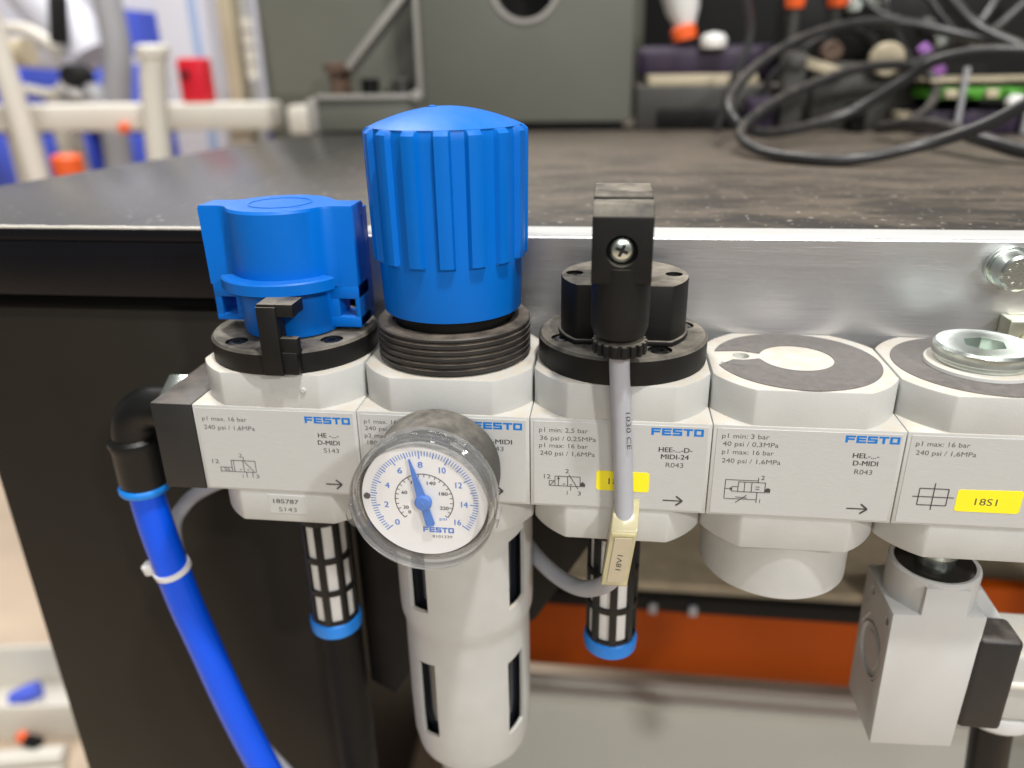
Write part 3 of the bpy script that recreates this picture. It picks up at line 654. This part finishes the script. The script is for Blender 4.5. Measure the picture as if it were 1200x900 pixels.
# neck: follow hole clearance then the inner circle
up = [(173.2, 32.6), (176.2, 32.9), (179.0, 31.9), (181.2, 31.0)]; lo = [(181.2, 26.0), (179.0, 25.2), (176.4, 24.4), (172.9, 24.6)]
pts += up
for k in range(0, 65):
    t_ = R(163) - R(326)*k/64; pts.append((ci[0]+ri*math.cos(t_), ci[1]+ri*math.sin(t_)))
pts += lo
fo.prism(pts, z0, z1)
f_ = obj('round_foil', fo, 'foil', m3)
text(f_, 'p3 dust.', 168.8, 21.4, 7.5, 1.3, z1+.03, 'print', plane='z', rot=-28); text(f_, 'p1 max.', 170.2, 36.3, 8.0, 1.3, z1+.03, 'print', plane='z', rot=14)
obj('hole_bottom', B().cyl((175.9, 28.6, 0), 2.6, 8.05, 9.2, n=32, bev=.1), 'zincy', m3)
obj('lower_cap', B().lathe([(0, -42), (24.5, -42), (24.5, -62.4), (23.8, -63.2), (0, -63.2)], (192.5, 26, 0), n=96), 'paint', m3)

# --- module 4: branching module
m4 = mod('branching_module', 4, 'grey distributor module at right edge, with a steel hex plug on top', 'module')
body(m4, 4); label_plate(m4, 4)
text(m4, 'p1 max: 16 bar', 222.7, -4.3, 14.8, 1.6, Y); text(m4, '240 psi / 1,6MPa', 223.1, -7.2, 16.6, 1.6, Y)
logo(m4, 258.0, -1.9, 15.2, 2.35, Y)
symbol(m4, box_segs(226.3, -23.8, 234.5, -18.2)+[(224.6, -21, 236.3, -21), (230.4, -16.3, 230.4, -25.4)], .3)
st = obj('yellow_sticker', B().prism([(237, -18.7), (237.6, -18.1), (254.5, -17.7), (255.1, -18.3), (255.1, -24.7), (254.5, -25.4), (237.6, -25.4), (237, -24.8)], -.26, -.15, 'y'), 'yellow', m4)
text(st, '18S1', 242.3, -23.0, 6.2, 2.4, -.29, 'print')
obj('round_foil', B().lathe([(11, 11.52), (25.4, 11.52), (25.4, 11.72), (11, 11.72)], (247.5, 26, 0), n=96, closed=True), 'foil', m4)
obj('thread_boss', B().lathe([(0, 11.4), (15.9, 11.4), (16.1, 11.9), (15.9, 12.8), (14.6, 13.2), (0, 13.2)], (247.5, 26, 0), n=72), 'paint', m4)
cut = B(); cut.prism([(247.5+6.3*math.cos(R(60*k+15)), 26+6.3*math.sin(R(60*k+15))) for k in range(6)], 14.4, 22)
obj('steel_plug', B().lathe([(0, 13.3), (13.2, 13.3), (13.2, 14.6), (14.0, 15.0), (14.2, 15.6), (14.1, 18), (13.4, 18.8), (9.6, 18.9), (7.6, 18.6), (0, 18.6)], (247.5, 26, 0), n=72), 'zinc', m4, cut=cut)

# --- black end plate, elbow, hose, tie
ep = thing('end_plate', (-7, 26, -31), 'black end block closing the left end of the valve row', 'end plate')
b = B(); b.box(-14.4, -.12, 0, 52, -31.3, 0, .4); 
obj('block', b, 'black_block', ep)
obj('threaded_port', B().lathe([(0, -17), (9.6, -17), (9.6, -14), (0, -14)], (0, 26, -15), 'x', 48), 'zincy', ep)
el = thing('elbow_fitting', (-40, 26, -30), 'black push-in elbow fitting on the left end block', 'fitting')
b = B(); ex, ez = -40.6, -14.5
pts = [(-18, 26, ez+.5), (-27, 26, ez+.5)]
b.tube([(-17, 26, ez+.8), (-26, 26, ez+.8), (-33, 26, ez+.2), (-38.3, 26, ez-3.6), (-40.6, 26, ez-9.5), (-40.8, 26, -31)], 8.0, n=40)
obj('elbow_body', b, 'black_clean', el)
obj('threaded_nut', B().prism([(26+12.6*math.cos(R(60*k+30)), ez+1.5+12.6*math.sin(R(60*k+30))) for k in range(6)], -22.5, -14.6, 'x', bev=.8), 'zinc', el)
obj('collar', B().lathe([(0, -25.4), (8.2, -25.4), (9.7, -26.6), (10.0, -28.2), (9.2, -30.4), (9.2, -43), (8.6, -45.6), (0, -45.8)], (-40.9, 26, 0), n=64), 'black_clean', el)
obj('release_ring', B().lathe([(6.6, -45.6), (9.0, -45.8), (9.5, -46.6), (9.5, -48), (9.0, -48.8), (6.6, -48.8)], (-41.3, 26, 0), n=64, closed=True), 'ring_blue', el)
hs = B().tube([(-41.2, 26, -42), (-41.3, 26, -52), (-40.4, 26, -66), (-38, 26, -84), (-35, 26, -103), (-30.5, 26, -124), (-26, 26, -146), (-20.3, 26, -170), (-12.8, 26, -196), (-2, 26, -228), (12, 26, -262), (20, 26, -300)], 6.6, n=32)
obj('air_hose', hs, 'hose', label='thick bright blue air hose curving down from the black elbow', cat='hose', origin=(-41, 26, -50))
tie = thing('cable_tie', (-38, 26, -84), 'white cable tie strapped around the blue hose', 'cable tie')
tr = Matrix.Translation((-37.7, 26, -85)) @ Matrix.Rotation(R(-9), 4, 'Y') @ Matrix.Rotation(R(9), 4, 'X')
obj('strap', B().lathe([(6.5, -1.2), (7.3, -1.2), (7.3, 1.2), (6.5, 1.2)], n=48, closed=True, rot=tr), 'white', tie)
obj('tie_head', B().box(-11.6, -6.8, -2.2, 2.2, -1.6, 3.4, .6, rot=tr).box(-12.4, -8.6, -1, .6, -.4, 1.2, .3, rot=tr), 'white', tie)
obj('cable', B().tube([(15, 60, -44), (-8, 52, -50), (-21.2, 45, -55), (-31.2, 44, -60.2), (-38.5, 43, -66.5), (-44.0, 42, -76), (-44, 41, -92), (-39, 40, -120), (-32, 40, -155), (-24.0, 40, -188), (-13, 40, -208), (4, 40, -236), (24, 40, -268)], 2.9, n=16), 'cable',
    label='grey cable running behind the blue hose and tied to it', cat='cable', origin=(-21, 45, -55))

# --- silencers
def silencer(x, y, ztop, label, zb=-106):
    s = thing('silencer', (x, y, ztop), label, 'silencer', 'air exhaust silencers under the valves')
    L_ = ztop-zb
    obj('neck', B().lathe([(0, ztop+8), (10.8, ztop+8), (10.8, ztop+1.2), (9.9, ztop), (0, ztop)], (x, y, 0), n=48), 'paint' if x < 100 else 'black_clean', s)
    obj('filter_sleeve', B().cyl((x, y, 0), 8.2, zb+4, ztop, n=48), 'sinter', s)
    b = B(); n_ = 8
    for zz, h in ((ztop, 4.5), ):
        b.lathe([(8.3, zz), (9.5, zz), (9.5, zz-h), (8.3, zz-h)], (x, y, 0), n=54, closed=True)
    span = (ztop-4.5)-(zb+4); stp = span/3
    for k in range(1, 4):
        zz = ztop-4.5-k*stp; b.lathe([(8.3, zz+.1), (9.35, zz+.1), (9.35, zz-2.1), (8.3, zz-2.1)], (x, y, 0), n=54, closed=True)
    for k in range(n_):
        rot = Matrix.Translation((x, y, 0)) @ Matrix.Rotation(R(k*360/n_+4), 4, 'Z'); b.box(8.1, 9.45, -1.4, 1.4, zb+2.2, ztop-1, .25, rot)
    obj('cage', b, 'black_clean', s)
    obj('end_cap', B().lathe([(0, zb+3), (9.2, zb+3), (10.0, zb+2.2), (10.2, zb), (9.9, zb-3), (8.6, zb-4), (0, zb-4.4)], (x, y, 0), n=54), 'ring_blue', s)
    return s
silencer(28.2, 27, -52, 'black caged silencer with blue end cap, under the leftmost module', -104.5)
silencer(137.6, 27, -51, 'black caged silencer with blue end cap, under the middle module, crossed by a grey cable', -104)
obj('port_stub', B().cyl((137.5, 27, 0), 12, -51, -42.6, n=48), 'paint', m2)

# --- pressure switch under module 4
ps = thing('pressure_switch', (246, 26, -60), 'square light grey sensor block hanging below the right-hand module', 'sensor')
cx5 = 247.4
obj('top_socket', B().lathe([(0, -61), (11.2, -61), (13.8, -60.6), (14.6, -61.2), (14.6, -80), (0, -80)], (cx5, 26, 0), n=64), 'bare_alu', ps, ang=25)
obj('seal_ring', B().lathe([(0, -60.3), (12.2, -60.3), (12.8, -60.6), (12.8, -61.2), (0, -61.2)], (cx5, 26, 0), n=64), 'dark_ring', ps)
obj('threaded_nipple', B().lathe([(0, -62), (6.4, -62), (6.4, -57), (7.0, -56.5), (6.2, -55.5), (7, -54.5), (6.2, -53.5), (7, -52.5), (7, -42), (0, -42)], (cx5, 26, 0), n=48), 'zinc', ps, ang=20)
cut = B(); cut.cyl((0, 26, -101), 11, 228, 233.2, 'x', 64, 0); cut.cyl((0, 31, -78.5), 1.6, 228, 234, 'x', 20, 0); cut.cyl((0, 15.5, -79.5), 1.6, 228, 234, 'x', 20, 0)
cut.prism([(16.5, -90), (24, -86), (31, -88), (37, -96), (37, -117), (30, -123), (20, -122), (16.5, -118)], 228, 232.4, 'x')
sb = obj('sensor_body', B().prism([(231.4, -73.4), (240.2, -73.2), (240.2, -62.2), (254.4, -62.2), (254.4, -72.6), (261.0, -72.4), (260.2, -129.8), (232.6, -131.2)], 11.4, 40, 'y', bev=.35), 'bare_alu', ps, cut=cut)
obj('inner_disc', B().lathe([(0, 232.5), (6.8, 232.5), (7, 233), (9.6, 233), (9.8, 232.0), (10.4, 232), (10.4, 233.3), (0, 233.3)], (0, 26, -101), 'x', 56), 'bare_alu', sb)
b = B(); b.box(260.3, 274.5, 10.5, 24, -120, -81, 1.8, seg=3); obj('display_block', b, 'black_block', ps)
obj('socket_flange', B().prism([(260.6, -71), (265, -71), (274.5, -84), (274.5, -118), (261.4, -118)], 24.5, 40, 'y', bev=1), 'bare_alu', ps)
pq = thing('valve_connector', (292, 40, -105), 'pale grey connector body cut by the right edge, beside the sensor block', 'connector')
obj('connector_body', B().box(277, 312, 32, 58, -136, -104, 2.2, seg=3), 'paint', pq)
obj('connector_rim', B().box(276, 313, 30.5, 59, -119, -116.5, .7), 'cream', pq)
obj('round_base', B().lathe([(0, -136), (14, -136), (14.8, -138), (14.8, -142), (13, -144), (0, -144)], (291, 46, 0), n=48), 'bare_alu', pq)
obj('lead', B().tube([(293, 46, -143), (294, 46, -160), (297, 46, -190)], 7.5, n=24), 'black_clean', pq)

# ------------------------------------------------------------------ underneath: orange beam, board, shelf
ob = thing('storage_rack', (250, 260, -700), 'orange steel beam with grey shelf and board, seen blurred below the modules', 'rack')
obj('beam', B().box(20, 900, 250, 300, -326, -262, 3), 'orange', ob)
obj('beam', B().box(322, 900, 238, 250, -262, -222, 2), 'orange', ob)
obj('board', B().box(20, 900, 254, 900, -261.8, -246), 'wood', ob)
b = B().box(20, 900, 246, 253.8, -265, -253, .5); obj('edge_rail', b, 'deep', ob)
for x in (168, 196): obj('clip', B().box(x, x+6, 242, 246, -265, -257, 1), 'grey', ob)
obj('sloped_panel', B().prism([(246, -330), (238, -330), (140, -540), (148, -540)], 20, 900, 'x'), 'shelf', ob)  # grey area below the beam, tilted only to catch more front light
obj('panel_lip', B().box(20, 900, 222, 232, -334, -328, 1), 'shelf', ob)
for x in (22, 880): obj('upright', B().box(x, x+18, 250.5, 268, -700, -326.2, 1), 'shelf', ob)
obj('upright', B().box(22, 40, 880, 899, -700, -262, 1), 'shelf', ob); obj('upright', B().box(880, 898, 880, 899, -700, -262, 1), 'shelf', ob)
# tray on the floor, bottom left
tr_ = thing('cable_tray', (-600, 470, -700), 'white metal channel lying on the floor at lower left', 'tray')
trm = Matrix.Translation((-529, 462, -700)) @ Matrix.Rotation(R(9), 4, 'Z')
b = B(); b.box(-400, 0, 0, 5, 1, 56, .6, trm); b.box(-400, -40, 95, 100, 1, 70, .6, trm); b.box(-400, 0, 5, 95, 1, 6, .6, trm)
b.box(-4, 0, 5.2, 95, 6, 56, .6, trm); obj('channel', b, 'cream', tr_)
obj('tube', B().tube([(-636, 488, -674), (-622, 494, -668), (-606, 502, -664)], 12, n=20), 'bin', label='short blue tube end poking out of the white channel', cat='tube', origin=(-622, 500, -672))
obj('pipe', B().tube([(-760, 370, -687), (-520, 425, -687)], 12, n=20), 'cream', label='cream pipe on the floor in front of the channel', cat='pipe', origin=(-600, 400, -687))
obj('pipe', B().tube([(-760, 335, -687), (-500, 395, -687)], 12, n=20), 'cream', label='second cream pipe on the floor, nearest the bench', cat='pipe', origin=(-600, 370, -687))
nz = thing('nozzle', (-560, 445, -690), 'small black and orange nozzle in front of the white channel', 'nozzle')
obj('body', B().tube([(-570, 428, -672), (-552, 425, -672)], 8, n=16), 'deep', nz); obj('cap', B().tube([(-582, 431, -668), (-571, 428, -672)], 7, n=16), 'oran', nz)

# ------------------------------------------------------------------ machine casting on the bench
mc = thing('machine_casting', (40, 520, 45), 'large grey-green cast machine stand at the back of the bench', 'machine')
hp = B().prism([(-32, 52), (146, 52), (146, 330), (-32, 330)], 485, 545, 'y', bev=3)
cut = B().cyl((57, 0, 159), 27.5, 470, 560, 'y', 64, 0)
obj('front_plate', hp, 'machine', mc, cut=cut)
obj('bore_ring', B().lathe([(25.6, 483.5), (29.4, 483.5), (29.4, 490), (25.6, 490)], (57, 0, 159), 'y', 64, closed=True), 'machine_l', mc)
obj('bore_depth', B().cyl((57, 0, 159), 27.3, 530, 540, 'y', 48, .1), 'hole', mc)
obj('foot', B().box(-127, -32.2, 485, 560, 46, 76, 1.5), 'machine', mc)
obj('foot_edge', B().box(-127.5, -33, 481, 486, 72.5, 77, 1), 'machine_l', mc)
obj('foot', B().box(-26, 140, 492, 540, 45.1, 52.2), 'deep', mc)  # black filler, colour stands for the shadow gap under the front plate
obj('foot', B().box(-118, -40, 492, 540, 45.1, 46.2), 'deep', mc)  # same painted shadow gap, under the left foot
obj('foot_end', B().box(-136, -127.8, 478, 560, 46, 74, 1.5), 'machine_l', mc)
obj('web', B().box(-190, -32.5, 540, 556, 76.2, 330), 'machine', mc)
obj('web_edge', B().box(-36, -31, 478, 486, 72, 330, 2), 'machine_l', mc)
obj('corner_weld', B().cyl((-37, 0, 75), 5, 476, 484, 'y', 24, 1.5), 'machine_l', mc)
b = B().box(0, 86, 478, 500, -3, 3, 1, rot=Matrix.Translation((-96, 0, 98)) @ Matrix.Rotation(R(-46), 4, 'Y')); obj('gusset', b, 'machine_l', mc)
bo = obj('bolt', B().cyl((-112, 505, 0), 9.5, 76.2, 94, n=6, bev=.8), 'rust', mc); obj('bolt_head', B().cyl((-112, 505, 0), 14, 94.1, 103, n=6, bev=1), 'rust', bo)
for x in (-86, -56): obj('bolt', B().cyl((x, 510, 0), 8, 76.2, 89, n=24, bev=.8), 'deep' if x == -86 else 'dgrey', mc)
obj('cabinet', B().box(160, 1100, 700, 740, -200, 500, 2), 'deep', label='black cabinet wall behind the tools at upper right', cat='cabinet', origin=(600, 720, -200))

# ------------------------------------------------------------------ clutter on the bench, upper right
def simple(name, b, m, label, cat, origin=None, group=None, **k): return obj(name, b, m, label=label, cat=cat, origin=origin, group=group, **k)
cc = thing('cable_coil', (250, 300, 46), 'loose loops of black cable lying on the right of the bench', 'cable')
obj('cable_loop', B().tube([(340.5, 225.0, 80), (321.4, 235.0, 65.8), (297.3, 245.0, 55.5), (261.7, 240.0, 49.0), (237.2, 250.0, 48.4), (217.9, 275.0, 50.3), (211.4, 310.0, 57.6), (232.7, 345.0, 70.8), (263.3, 380.0, 81.5), (300.8, 410.0, 91.5), (335.6, 430.0, 94.3), (360.8, 440.0, 88.5), (367.1, 430.0, 76.9), (351.4, 400.0, 63.9), (331.8, 380.0, 56.9)], 3.4, n=14), 'bcable', cc)
obj('cable_loop', B().tube([(372, 236, 50), (351.2, 250.0, 52.2), (336.9, 270.0, 56.7), (329.9, 330.0, 60.0), (321.4, 400.0, 52.6)], 4.2, n=14), 'bcable', cc)
obj('cable_loop', B().tube([(383.8, 330.0, 101.6), (356.3, 340.0, 102.2), (333.4, 350.0, 96.7), (320.6, 360.0, 85.0), (293.8, 370.0, 66.1), (259.3, 360.0, 56.1), (230.8, 340.0, 54.5), (212.3, 330.0, 61.3), (207.3, 340.0, 71.3), (212.9, 360.0, 81.1), (231.9, 390.0, 96.6), (265.0, 420.0, 113.1), (304.3, 440.0, 122.5), (343.2, 450.0, 122.7), (382.9, 440.0, 113.0), (416.4, 420.0, 104.1)], 3.5, n=14), 'bcable', cc)
simple('cable', B().tube([(352, 455, 158), (369.7, 450.0, 140.1), (387.2, 440.0, 120.8), (402.4, 430.0, 110.7), (425.3, 420.0, 101.8), (460, 420, 98)], 4.6, n=14), 'bcable', 'single thick black cable sweeping down at the top right corner', 'cable', (400, 430, 110))
gb = thing('circuit_board_rack', (415, 470, 45), 'green circuit boards stacked in an open rack at right edge of the bench', 'rack')
obj('board', B().box(362, 480, 430, 520, 82, 84), 'creamy', gb); obj('board', B().box(366, 480, 430, 515, 70, 78, 1), 'ygreen', gb)
for i in range(7): obj('chip', B().box(372+i*14, 380+i*14, 424, 430, 71+(i % 2)*2, 77, .5), 'ygreen' if i % 2 else 'creamy', gb)
obj('base', B().box(362, 480, 432, 520, 45.2, 62, 1), 'purple', gb)
for x in (384, 431): obj('post', B().cyl((x, 426, 0), 2.2, 46, 92, n=16), 'grey', gb)
obj('knob', B().cyl((418, 0, 68), 5.5, 414, 424, 'y', 24, 1), 'white', gb)
md = thing('tool_module', (210, 520, 45), 'dark grey module tray standing on the bench right of the machine', 'tray')
obj('tray_body', B().box(150, 345, 490, 560, 45.2, 80, 2), 'dgrey', md); obj('upper_tray', B().box(160, 250, 500, 560, 80.1, 88, 1), 'creamy', md)
obj('tray_slot', B().box(168, 240, 486.5, 490.5, 48, 62, 1), 'deep', md)
simple('panel_board', B().box(290, 372, 478, 486, 45.2, 96, 2), 'dgrey', 'dark grey plate standing behind the cable loops', 'plate', (330, 480, 45))
simple('fabric_bundle', B().box(152, 300, 565, 640, 82, 112, 8, seg=3).box(158, 300, 580, 640, 45.2, 84, 2), 'purple', 'dark purple bundle lying behind the dark tray', 'bundle', (230, 600, 46))
simple('round_cap', B().cyl((341, 0, 98), 12.5, 466, 477, 'y', 40, 1.5), 'creamy', 'round cream cap in front of the dark plate', 'cap', (341, 470, 98))
simple('brass_fitting', B().cyl((300, 0, 104), 8, 470, 480, 'y', 24, 1.5), 'rust', 'small brown round fitting left of the cream cap', 'fitting', (300, 470, 104))
simple('cream_strip', B().box(-19, 19, -3, 3, -4, 4, 1.5, rot=Matrix.Translation((292, 466, 93)) @ Matrix.Rotation(R(17), 4, 'Y')), 'creamy', 'short cream plastic strip lying slanted below the brown fitting', 'strip', (292, 466, 93))
simple('violet_clip', B().box(-14, 14, -3, 3, -4.5, 4.5, 2, rot=Matrix.Translation((371, 462, 97)) @ Matrix.Rotation(R(48), 4, 'Y')), 'violet', 'violet plastic clip right of the cream cap', 'clip', (371, 462, 97))
nzt = thing('glue_bottle', (185, 560, 112), 'white tapered bottle with an orange tip leaning at the top', 'bottle')
obj('bottle_body', B().lathe([(0, 0), (8, 0), (15, 16), (22, 60), (22, 90), (0, 90)], rot=Matrix.Translation((194, 580, 126)) @ Matrix.Rotation(R(-12), 4, 'Y'), n=32), 'white', nzt)
obj('tip', B().lathe([(0, -9), (11, -9), (11.5, 0), (8.5, 3), (0, 3)], rot=Matrix.Translation((192, 576, 126)) @ Matrix.Rotation(R(-12), 4, 'Y'), n=32), 'oran', nzt)
simple('white_knob', B().lathe([(0, -7), (11, -6), (12, 0), (9, 5), (0, 7)], (218, 560, 116), n=32), 'white', 'small white rounded knob below the tapered bottle', 'knob', (218, 560, 112))
for i, (x, lab) in enumerate(((277, 'left one of two screwdrivers with orange handles standing upright'), (309, 'right one of two screwdrivers with orange handles standing upright'))):
    s_ = thing('screwdriver', (x, 520, 46), lab, 'screwdriver', 'orange handled screwdrivers')
    obj('handle', B().lathe([(0, 138), (7, 138), (8.5, 146), (8, 175), (0, 178)], (x, 520, 0), n=24), 'oran', s_)
    obj('shaft', B().cyl((x, 520, 0), 5, 86, 138, n=20), 'dgrey', s_)
for i, (x, z, r_, lab) in enumerate(((322, 139, 7, 'shiny round metal nut, left one above the cream cap'), (341, 144, 8.5, 'larger shiny metal nut above the cream cap'), (381, 123, 6, 'small shiny metal nut right of the cream cap, upper'), (392, 112, 6, 'small shiny metal nut behind the cable loop, lower'))):
    simple('metal_nut', B().lathe([(0, 508), (r_*.7, 508), (r_, 511), (r_, 517), (0, 517)], (x, 0, z), 'y', 24), 'zinc', lab, 'nut', (x, 512, z), 'shiny nuts at the back of the bench')
simple('nut_rail', B().box(270, 440, 517.5, 560, 100, 150, 2).box(276, 436, 522, 556, 45.3, 100.1), 'deep', 'black rail block holding the shiny nuts', 'rail', (350, 540, 46))
for i, p in enumerate(([(330, 500, 175), (340, 498, 140), (352, 480, 112), (362, 470, 92)], [(345, 480, 175), (362, 476, 145), (383, 470, 120), (398, 462, 104)], [(300, 500, 178), (316, 492, 150), (336, 480, 130), (372, 470, 122)])):
    simple('thin_wire', B().tube(p, 2.4, n=10), 'bcable', ('left one of the thin black wires hanging behind the cable loops', 'thin black wire ending farthest right behind the cable loops', 'thin black wire crossing the others slantwise behind the loops')[i], 'wire', p[1], 'thin wires behind the loops')

for i, (p, lab) in enumerate((([(240, 470, 60), (262, 462, 95), (300, 455, 118), (330, 470, 112)], 'dark lead looping behind the cream strip'), ([(420, 470, 165), (404, 460, 128), (380, 452, 108), (352, 458, 92)], 'dark lead falling from top right behind the violet clip'), ([(450, 480, 150), (420, 470, 122), (396, 470, 100)], 'dark lead at far right above the green boards'), ([(230, 480, 150), (236, 470, 118), (226, 462, 88), (214, 455, 48)], 'dark lead hanging left of the screwdrivers'))):
    simple('lead', B().tube(p, 3.0, n=10), 'bcable', lab, 'cable', p[1])
for i, (x, z, w_, m_, lab) in enumerate(((236, 72, 22, 'purple', 'dark purple block on the tray, left of the loops'), (262, 104, 16, 'dgrey', 'dark block below the left screwdriver'), (352, 60, 14, 'creamy', 'small cream block under the cable loops'), (318, 66, 10, 'deep', 'small black block under the cable loops'))):
    simple('terminal_block', B().box(x, x+w_, 455, 476, 45.2, z, 1.2).box(x+2, x+w_-2, 450, 455.2, z-12, z-3, .8), m_, lab, 'block', (x, 465, 45))
# ------------------------------------------------------------------ far background, upper left
rk = thing('frame_rack', (-800, 1030, -700), 'cream tube frame with cross beam standing behind the bench at left', 'frame')
obj('post', B().tube([(-806, 950, 420), (-795, 950, 195), (-779, 950, -52), (-750, 950, -700)], 17, n=20), 'cream', rk)
obj('cross_beam', B().box(-1500, -400, 1000, 1060, 9, 49, 6), 'cream', rk); obj('cross_beam', B().box(-372, -318, 1000, 1050, 2, 44, 6), 'cream', rk)
for x in (-905, -500): obj('post', B().box(x, x+36, 1062, 1100, -700, 8), 'cream', rk)
obj('socket', B().tube([(-880, 975, 120), (-760, 975, 128)], 20, n=20), 'creamy', rk)
hb = thing('shelf_bins', (-1100, 1700, -700), 'row of blue storage bins on a far white shelf at left', 'bins')
obj('shelf', B().box(-1900, -300, 1600, 1900, -36, 8), 'cream', hb)
for x, w_ in ((-1520, 110), (-1390, 110), (-1250, 120), (-1115, 40)): obj('bin', B().box(x, x+w_, 1590, 1850, 8.5, 112, 6), 'bin', hb)
for i, (x, w_) in enumerate(((-1500, 60), (-1400, 120), (-1262, 50), (-1190, 66), (-1085, 105), (-945, 105), (-815, 60))): obj('bin', B().box(x, x+w_, 1580, 1850, -170, -44, 6), 'bin', hb)
obj('lower_shelf', B().box(-1900, -300, 1600, 1900, -200, -172), 'cream', hb)
for x in (-1900, -330): obj('post', B().box(x, x+30, 1860, 1899, -700, 600), 'cream', hb)
simple('blue_panel', B().prism([(-945, 222), (-832, 210), (-818, 120), (-790, 20), (-790, -60), (-830, -60), (-830, 20), (-862, 128), (-930, 128)], 1500, 1520, 'y'), 'bin', 'blue panel mounted behind the upright grey pipe', 'panel', (-940, 1510, 100))
gp = thing('capped_pipe', (-540, 930, -700), 'upright beige pipe with a flat cap behind the bench', 'pipe')
obj('pipe', B().tube([(-533, 930, 118), (-552, 930, -28), (-600, 930, -700)], 18.5, n=24), 'cream', gp); obj('cap', B().cyl((-533, 930, 0), 23, 114, 133, n=32, bev=4), 'cream', gp)
simple('grey_pipe', B().tube([(-797, 1250, 330), (-788, 1250, 150), (-806, 1250, 57), (-830, 1250, -60), (-860, 1250, -700)], 25, n=20), 'grey', 'leaning grey post left of the capped pipe', 'post', (-820, 1250, -700))
rbx = thing('red_box', (-525, 1030, 49), 'small red box standing on the cream cross beam', 'box')
obj('box_body', B().box(-549, -505, 1015, 1050, 49.3, 115, 5), 'red', rbx); obj('button', B().cyl((-534, 0, 91), 6, 1009, 1016, 'y', 24, 1), 'hole', rbx)
simple('bollard', B().cyl((-684, 900, 0), 22, -48, -17, n=32, bev=4).cyl((-684, 900, 0), 17, -700, -48, n=24), 'oran', 'short orange bollard at the left bench corner', 'bollard', (-684, 900, -700))
simple('warning_light', B().cyl((-640, 0, 14), 8, 985, 999, 'y', 20, 2), 'oran', 'tiny orange light on the cream cross beam left of the beige pipe', 'light', (-640, 995, 14))
rb = thing('robot_arm', (-880, 1300, -700), 'white machine arm with black joints, blurred at the upper left', 'machine')
obj('arm', B().tube([(-1010, 1300, 330), (-960, 1300, 230), (-900, 1295, 170), (-865, 1290, 120)], 50, n=24), 'wall', rb)
obj('arm', B().tube([(-1000, 1270, 135), (-930, 1260, 130), (-880, 1255, 128)], 28, n=24), 'wall', rb)
obj('rod', B().tube([(-1000, 1230, 175), (-940, 1230, 168), (-885, 1230, 128)], 11, n=16), 'cream', rb)
obj('rod', B().tube([(-985, 1235, 70), (-920, 1235, 62), (-880, 1235, 100)], 9, n=16), 'cream', rb)
obj('joint', B().cyl((-856, 0, 90), 21, 1190, 1240, 'y', 32, 4), 'hole', rb); obj('joint', B().box(-12, 12, 1200, 1230, -42, 42, 6, rot=Matrix.Translation((-868, 0, 185)) @ Matrix.Rotation(R(12), 4, 'Y')), 'hole', rb)
obj('cover', B().cyl((-862, 0, 40), 44, 1210, 1250, 'y', 32, 6), 'grey', rb); obj('white_clip', B().box(-20, 20, 1192, 1208, -7, 7, 4, rot=Matrix.Translation((-862, 0, 66)) @ Matrix.Rotation(R(30), 4, 'Y')), 'white', rb)
obj('base', B().cyl((-960, 1300, 0), 26, -700, 50, n=32), 'cream', rb)
cb = thing('tall_cupboard', (-600, 1230, -700), 'white cupboard door with hinges beside the grey cabinet', 'cupboard')
obj('door', B().box(-690, -560, 1230, 1260, -700, 700, 3), 'wall', cb)
obj('side', B().box(-555, -520, 1220, 1260, -700, 700, 3), 'white', cb)
obj('hinge_post', B().box(-505, -480, 1090, 1130, -700, 700, 4), 'creamy', cb)
obj('hinge', B().cyl((-450, 1075, 0), 10, 82, 172, n=16), 'cream', cb)
for z in (104, 128, 152): obj('hinge_pin', B().cyl((-450, 1075, 0), 10.8, z, z+2, n=16), 'dgrey', cb)
simple('door_trim', B().box(-622, -610, 1220, 1229, -700, 700), 'paleblue', 'thin pale blue strip on the white cupboard door', 'strip', (-616, 1225, -700))
simple('grey_cabinet', B().box(-462, 330, 1140, 1180, -700, 900, 4), 'machine', 'plain grey-green cabinet panel behind the machine casting', 'cabinet', (-100, 1160, -700))

sc.render.engine = 'CYCLES'
sc.cycles.max_bounces = 8; sc.cycles.transparent_max_bounces = 16
